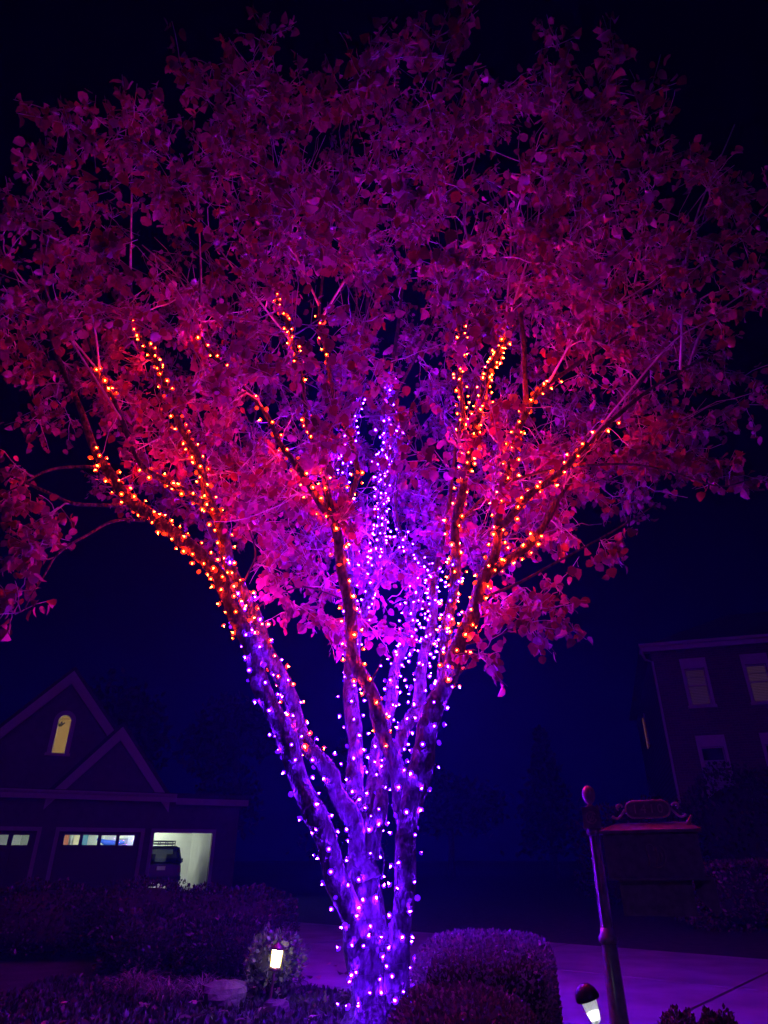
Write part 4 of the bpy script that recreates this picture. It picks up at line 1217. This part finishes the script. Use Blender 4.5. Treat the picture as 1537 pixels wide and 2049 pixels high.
def S_(key, col, a, b, pitch, sp, label, **k): nb[col] += string(key, col, a, b, pitch, sp, label, **k)
S_('A', 'p', 2000, 1225, .18, .12, 'purple lights wound round the far left stem from base to fork')
S_('A', 'o', 1290, 905, .13, .078, 'dense orange lights along the long limb reaching left', phase=1)
S_('B', 'p', 1560, 1130, .22, .13, 'few purple lights on the second stem from the left')
S_('B', 'o', 1520, 980, .17, .10, 'orange lights up the second stem from the left', phase=2)
S_('B', 'o', 980, 640, .13, .085, 'orange lights on the thin upper limb left of centre, above the second stem')
S_('B2', 'o', 1020, 930, .12, .08, 'orange lights on the short side limb pointing left')
S_('B2', 'o', 800, 735, .12, .07, 'small clump of orange lights high at far left')
S_('C', 'p', 1960, 960, .17, .11, 'purple lights on the straight central stem')
S_('C', 'p', 950, 795, .12, .08, 'purple lights near the top of the central stem')
S_('D', 'o', 1500, 1010, .17, .115, 'orange lights on the dark stem crossing the centre')
S_('D', 'o', 1010, 680, .16, .11, 'sparse orange lights on the thin limb rising left of centre')
S_('D2', 'o', 990, 830, .11, .075, 'orange lights clustered left of the purple centre')
S_('D2', 'o', 770, 575, .11, .08, 'orange lights on the topmost left-of-centre branch')
S_('D3', 'o', 735, 625, .11, .075, 'short row of orange lights beside the topmost left-of-centre branch')
S_('D3', 'o', 1030, 940, .11, .09, 'orange lights in the small fork beside the purple centre')
S_('E', 'p', 1640, 1070, .15, .10, 'purple lights on the inner stem right of the central one')
S_('E', 'p', 1400, 1060, .12, .09, 'second purple string on the inner stem right of centre', phase=2.5, jitter=.05)
S_('F', 'p', 1300, 735, .11, .07, 'purple lights on the tall inner stem, highest purple ones')
S_('F2', 'p', 975, 810, .11, .08, 'purple lights on the short fork beside the tall inner stem')
S_('F', 'p', 1150, 860, .12, .09, 'second purple string on the tall inner stem', phase=2, jitter=.04)
S_('G', 'p', 1660, 1120, .14, .095, 'purple lights on the stem beside the big right one')
S_('G', 'p', 1450, 1150, .12, .09, 'second purple string beside the big right stem', phase=3, jitter=.05)
S_('H', 'p', 2000, 1330, .18, .12, 'purple lights wound round the big right stem')
S_('H', 'o', 1370, 1060, .14, .09, 'orange lights on the upper bend of the big right stem')
S_('H', 'o', 1060, 745, .12, .08, 'orange lights on the right limb ending in a rightward fork')
S_('I', 'p', 1420, 1130, .16, .10, 'purple lights low on the upright limb right of centre')
S_('I', 'o', 1330, 960, .14, .09, 'orange lights low on the upright limb right of centre', phase=1.5)
S_('I', 'o', 960, 645, .10, .062, 'densest orange lights on the upright limb right of centre')
S_('I2', 'o', 900, 645, .12, .085, 'orange lights on the thin fork left of the densest ones')
S_('I3', 'o', 825, 680, .12, .09, 'orange lights on the thin fork right of the densest ones')
S_('J2', 'o', 1060, 835, .13, .09, 'orange lights on the limb reaching far right')
S_('J', 'o', 1140, 1060, .13, .09, 'few orange lights on the bare limb below the far right one')
# loops round the joined base
base_c = [(-.03, 6.26, .15, .27), (-.03, 6.26, .30, .24), (-.03, 6.26, .45, .24), (-.03, 6.26, .62, .25), (-.03, 6.26, .75, .27)]
limb_curves['S'] = spline(base_c, 8)
S_('S', 'p', 2060, 1830, .18, .14, 'purple lights looped round the joined base of the trunk', jitter=.02)
print('bulbs', nb)
c0, c1, c2 = at(752, 1660, 6.15), at(768, 1715, 6.15), at(756, 1775, 6.15)
cord = MB().tube([Vector(q[:3]) for q in spline([tuple(c0), tuple(c1), tuple(at(766, 1745, 6.15)), tuple(c2), tuple(at(765, 1850, 6.1))], 6)], 0.006, 6).build('power_cord', M['cable'], None, True)
tag(cord, 'thin dark cord hanging in the gap between the trunk stems', 'cord')

# ------------------------------------------------------------------ far dark trees
def far_tree(x, y, h, r, n, label, conif=False):
    o = empty('background_tree', (x, y, 0)); tag(o, label, 'tree', 'dark trees behind the houses')
    MB().tube([(0, 0, 0), (.1, 0, h * .4), (0, .1, h * .8)], [.28, .2, .08], 8).build('trunk', M['bark'], o, True)
    if conif:
        t = rng.random(n) ** 0.7
        z = h * (.12 + .88 * t); a = rng.random(n) * 6.283
        rr = r * (1 - t) * (0.55 + 0.45 * np.sin(z * 3.2 + np.sin(a * 3)) ** 2) * np.sqrt(rng.random(n))
        P = np.stack([rr * np.cos(a), rr * np.sin(a), z], 1)
    else:
        k = 16
        cs = unit(rng.normal(size=(k, 3))) * np.array((r * .65, r * .65, h * .26)) + np.array((0, 0, h * .64))
        ci = rng.integers(0, k, n)
        P = cs[ci] + unit(rng.normal(size=(n, 3))) * (rng.random((n, 1)) ** .4) * np.array((r * .5, r * .5, h * .15))
    foliage('crown', o, M['fartree'], P, rng.normal(size=(n, 3)), rng.normal(size=(n, 3)), .35 + .3 * rng.random(n))
far_tree(-17.5, 41, 11.2, 4.2, 3500, 'tall dark tree rising behind the gabled garage house, left edge')
far_tree(-9.5, 44, 10.5, 3.6, 3000, 'dark tree behind the small gable of the garage house')
far_tree(-3.0, 52, 9.0, 4.0, 2500, 'dark tree in the gap left of the lit trunk', True)
far_tree(5.0, 55, 8.0, 4.2, 2500, 'dark tree in the gap right of the lit trunk')
far_tree(11.5, 50, 9.5, 3.5, 2500, 'dark conifer left of the brick house', True)

# ------------------------------------------------------------------ short grass and litter in the bed
n = 9000
gx = rng.uniform(-3.6, 0.4, n); gy = rng.uniform(5.2, 8.6, n)
P = np.stack([gx, gy, np.full(n, .004)], 1)
keep = (P[:, 0] * CX.x + P[:, 1] * CX.y < 5.7) & (np.hypot(P[:, 0], P[:, 1] - 6.3) > .35)
P = P[keep]
D = rng.normal(size=P.shape) * .5 + np.array((0, 0, 1))
go = foliage('ground_cover', None, M['grass'], P, D, rng.normal(size=P.shape), .03 + .05 * rng.random(len(P)))
tag(go, 'short ground cover over the planting bed', 'ground cover', kind='stuff')
n = 170
lx = rng.uniform(-2.8, 1.2, n); ly = rng.uniform(5.0, 9.5, n)
P = np.stack([lx, ly, np.full(n, .045)], 1)
P = P[np.hypot(P[:, 0], P[:, 1] - 6.3) > .4]
D = rng.normal(size=P.shape) * np.array((1, 1, .15)); N = rng.normal(size=P.shape) * .3 + np.array((0, 0, 1))
lo = foliage('fallen_leaves', None, M['redshrub'], P, D, N, .07 + .04 * rng.random(len(P)), LEAF_V, LEAF_T)
tag(lo, 'scattered fallen leaves on the bed and driveway', 'leaves', kind='stuff')

# ------------------------------------------------------------------ added haze volume imitating lens veil and bloom round the lights
HAZE = 0.0029
if HAZE > 0:
    hz = MB().box(-60, 60, -6, 75, -1.0, 11.6).mesh('haze', M['trim'])
    hm = bpy.data.materials.new('haze'); hm.use_nodes = True
    nt = hm.node_tree
    for nn in list(nt.nodes):
        if nn.type != 'OUTPUT_MATERIAL': nt.nodes.remove(nn)
    pv = nt.nodes.new('ShaderNodeVolumePrincipled')
    pv.inputs['Color'].default_value = (0.10, 0.25, 1.0, 1)
    pv.inputs['Density'].default_value = HAZE
    nt.links.new(pv.outputs['Volume'], [x for x in nt.nodes if x.type == 'OUTPUT_MATERIAL'][0].inputs['Volume'])
    hz.materials.clear(); hz.materials.append(hm)
    ho = link('haze', hz)
    tag(ho, 'added haze volume imitating lens glow round the lit tree', 'haze', kind='stuff')
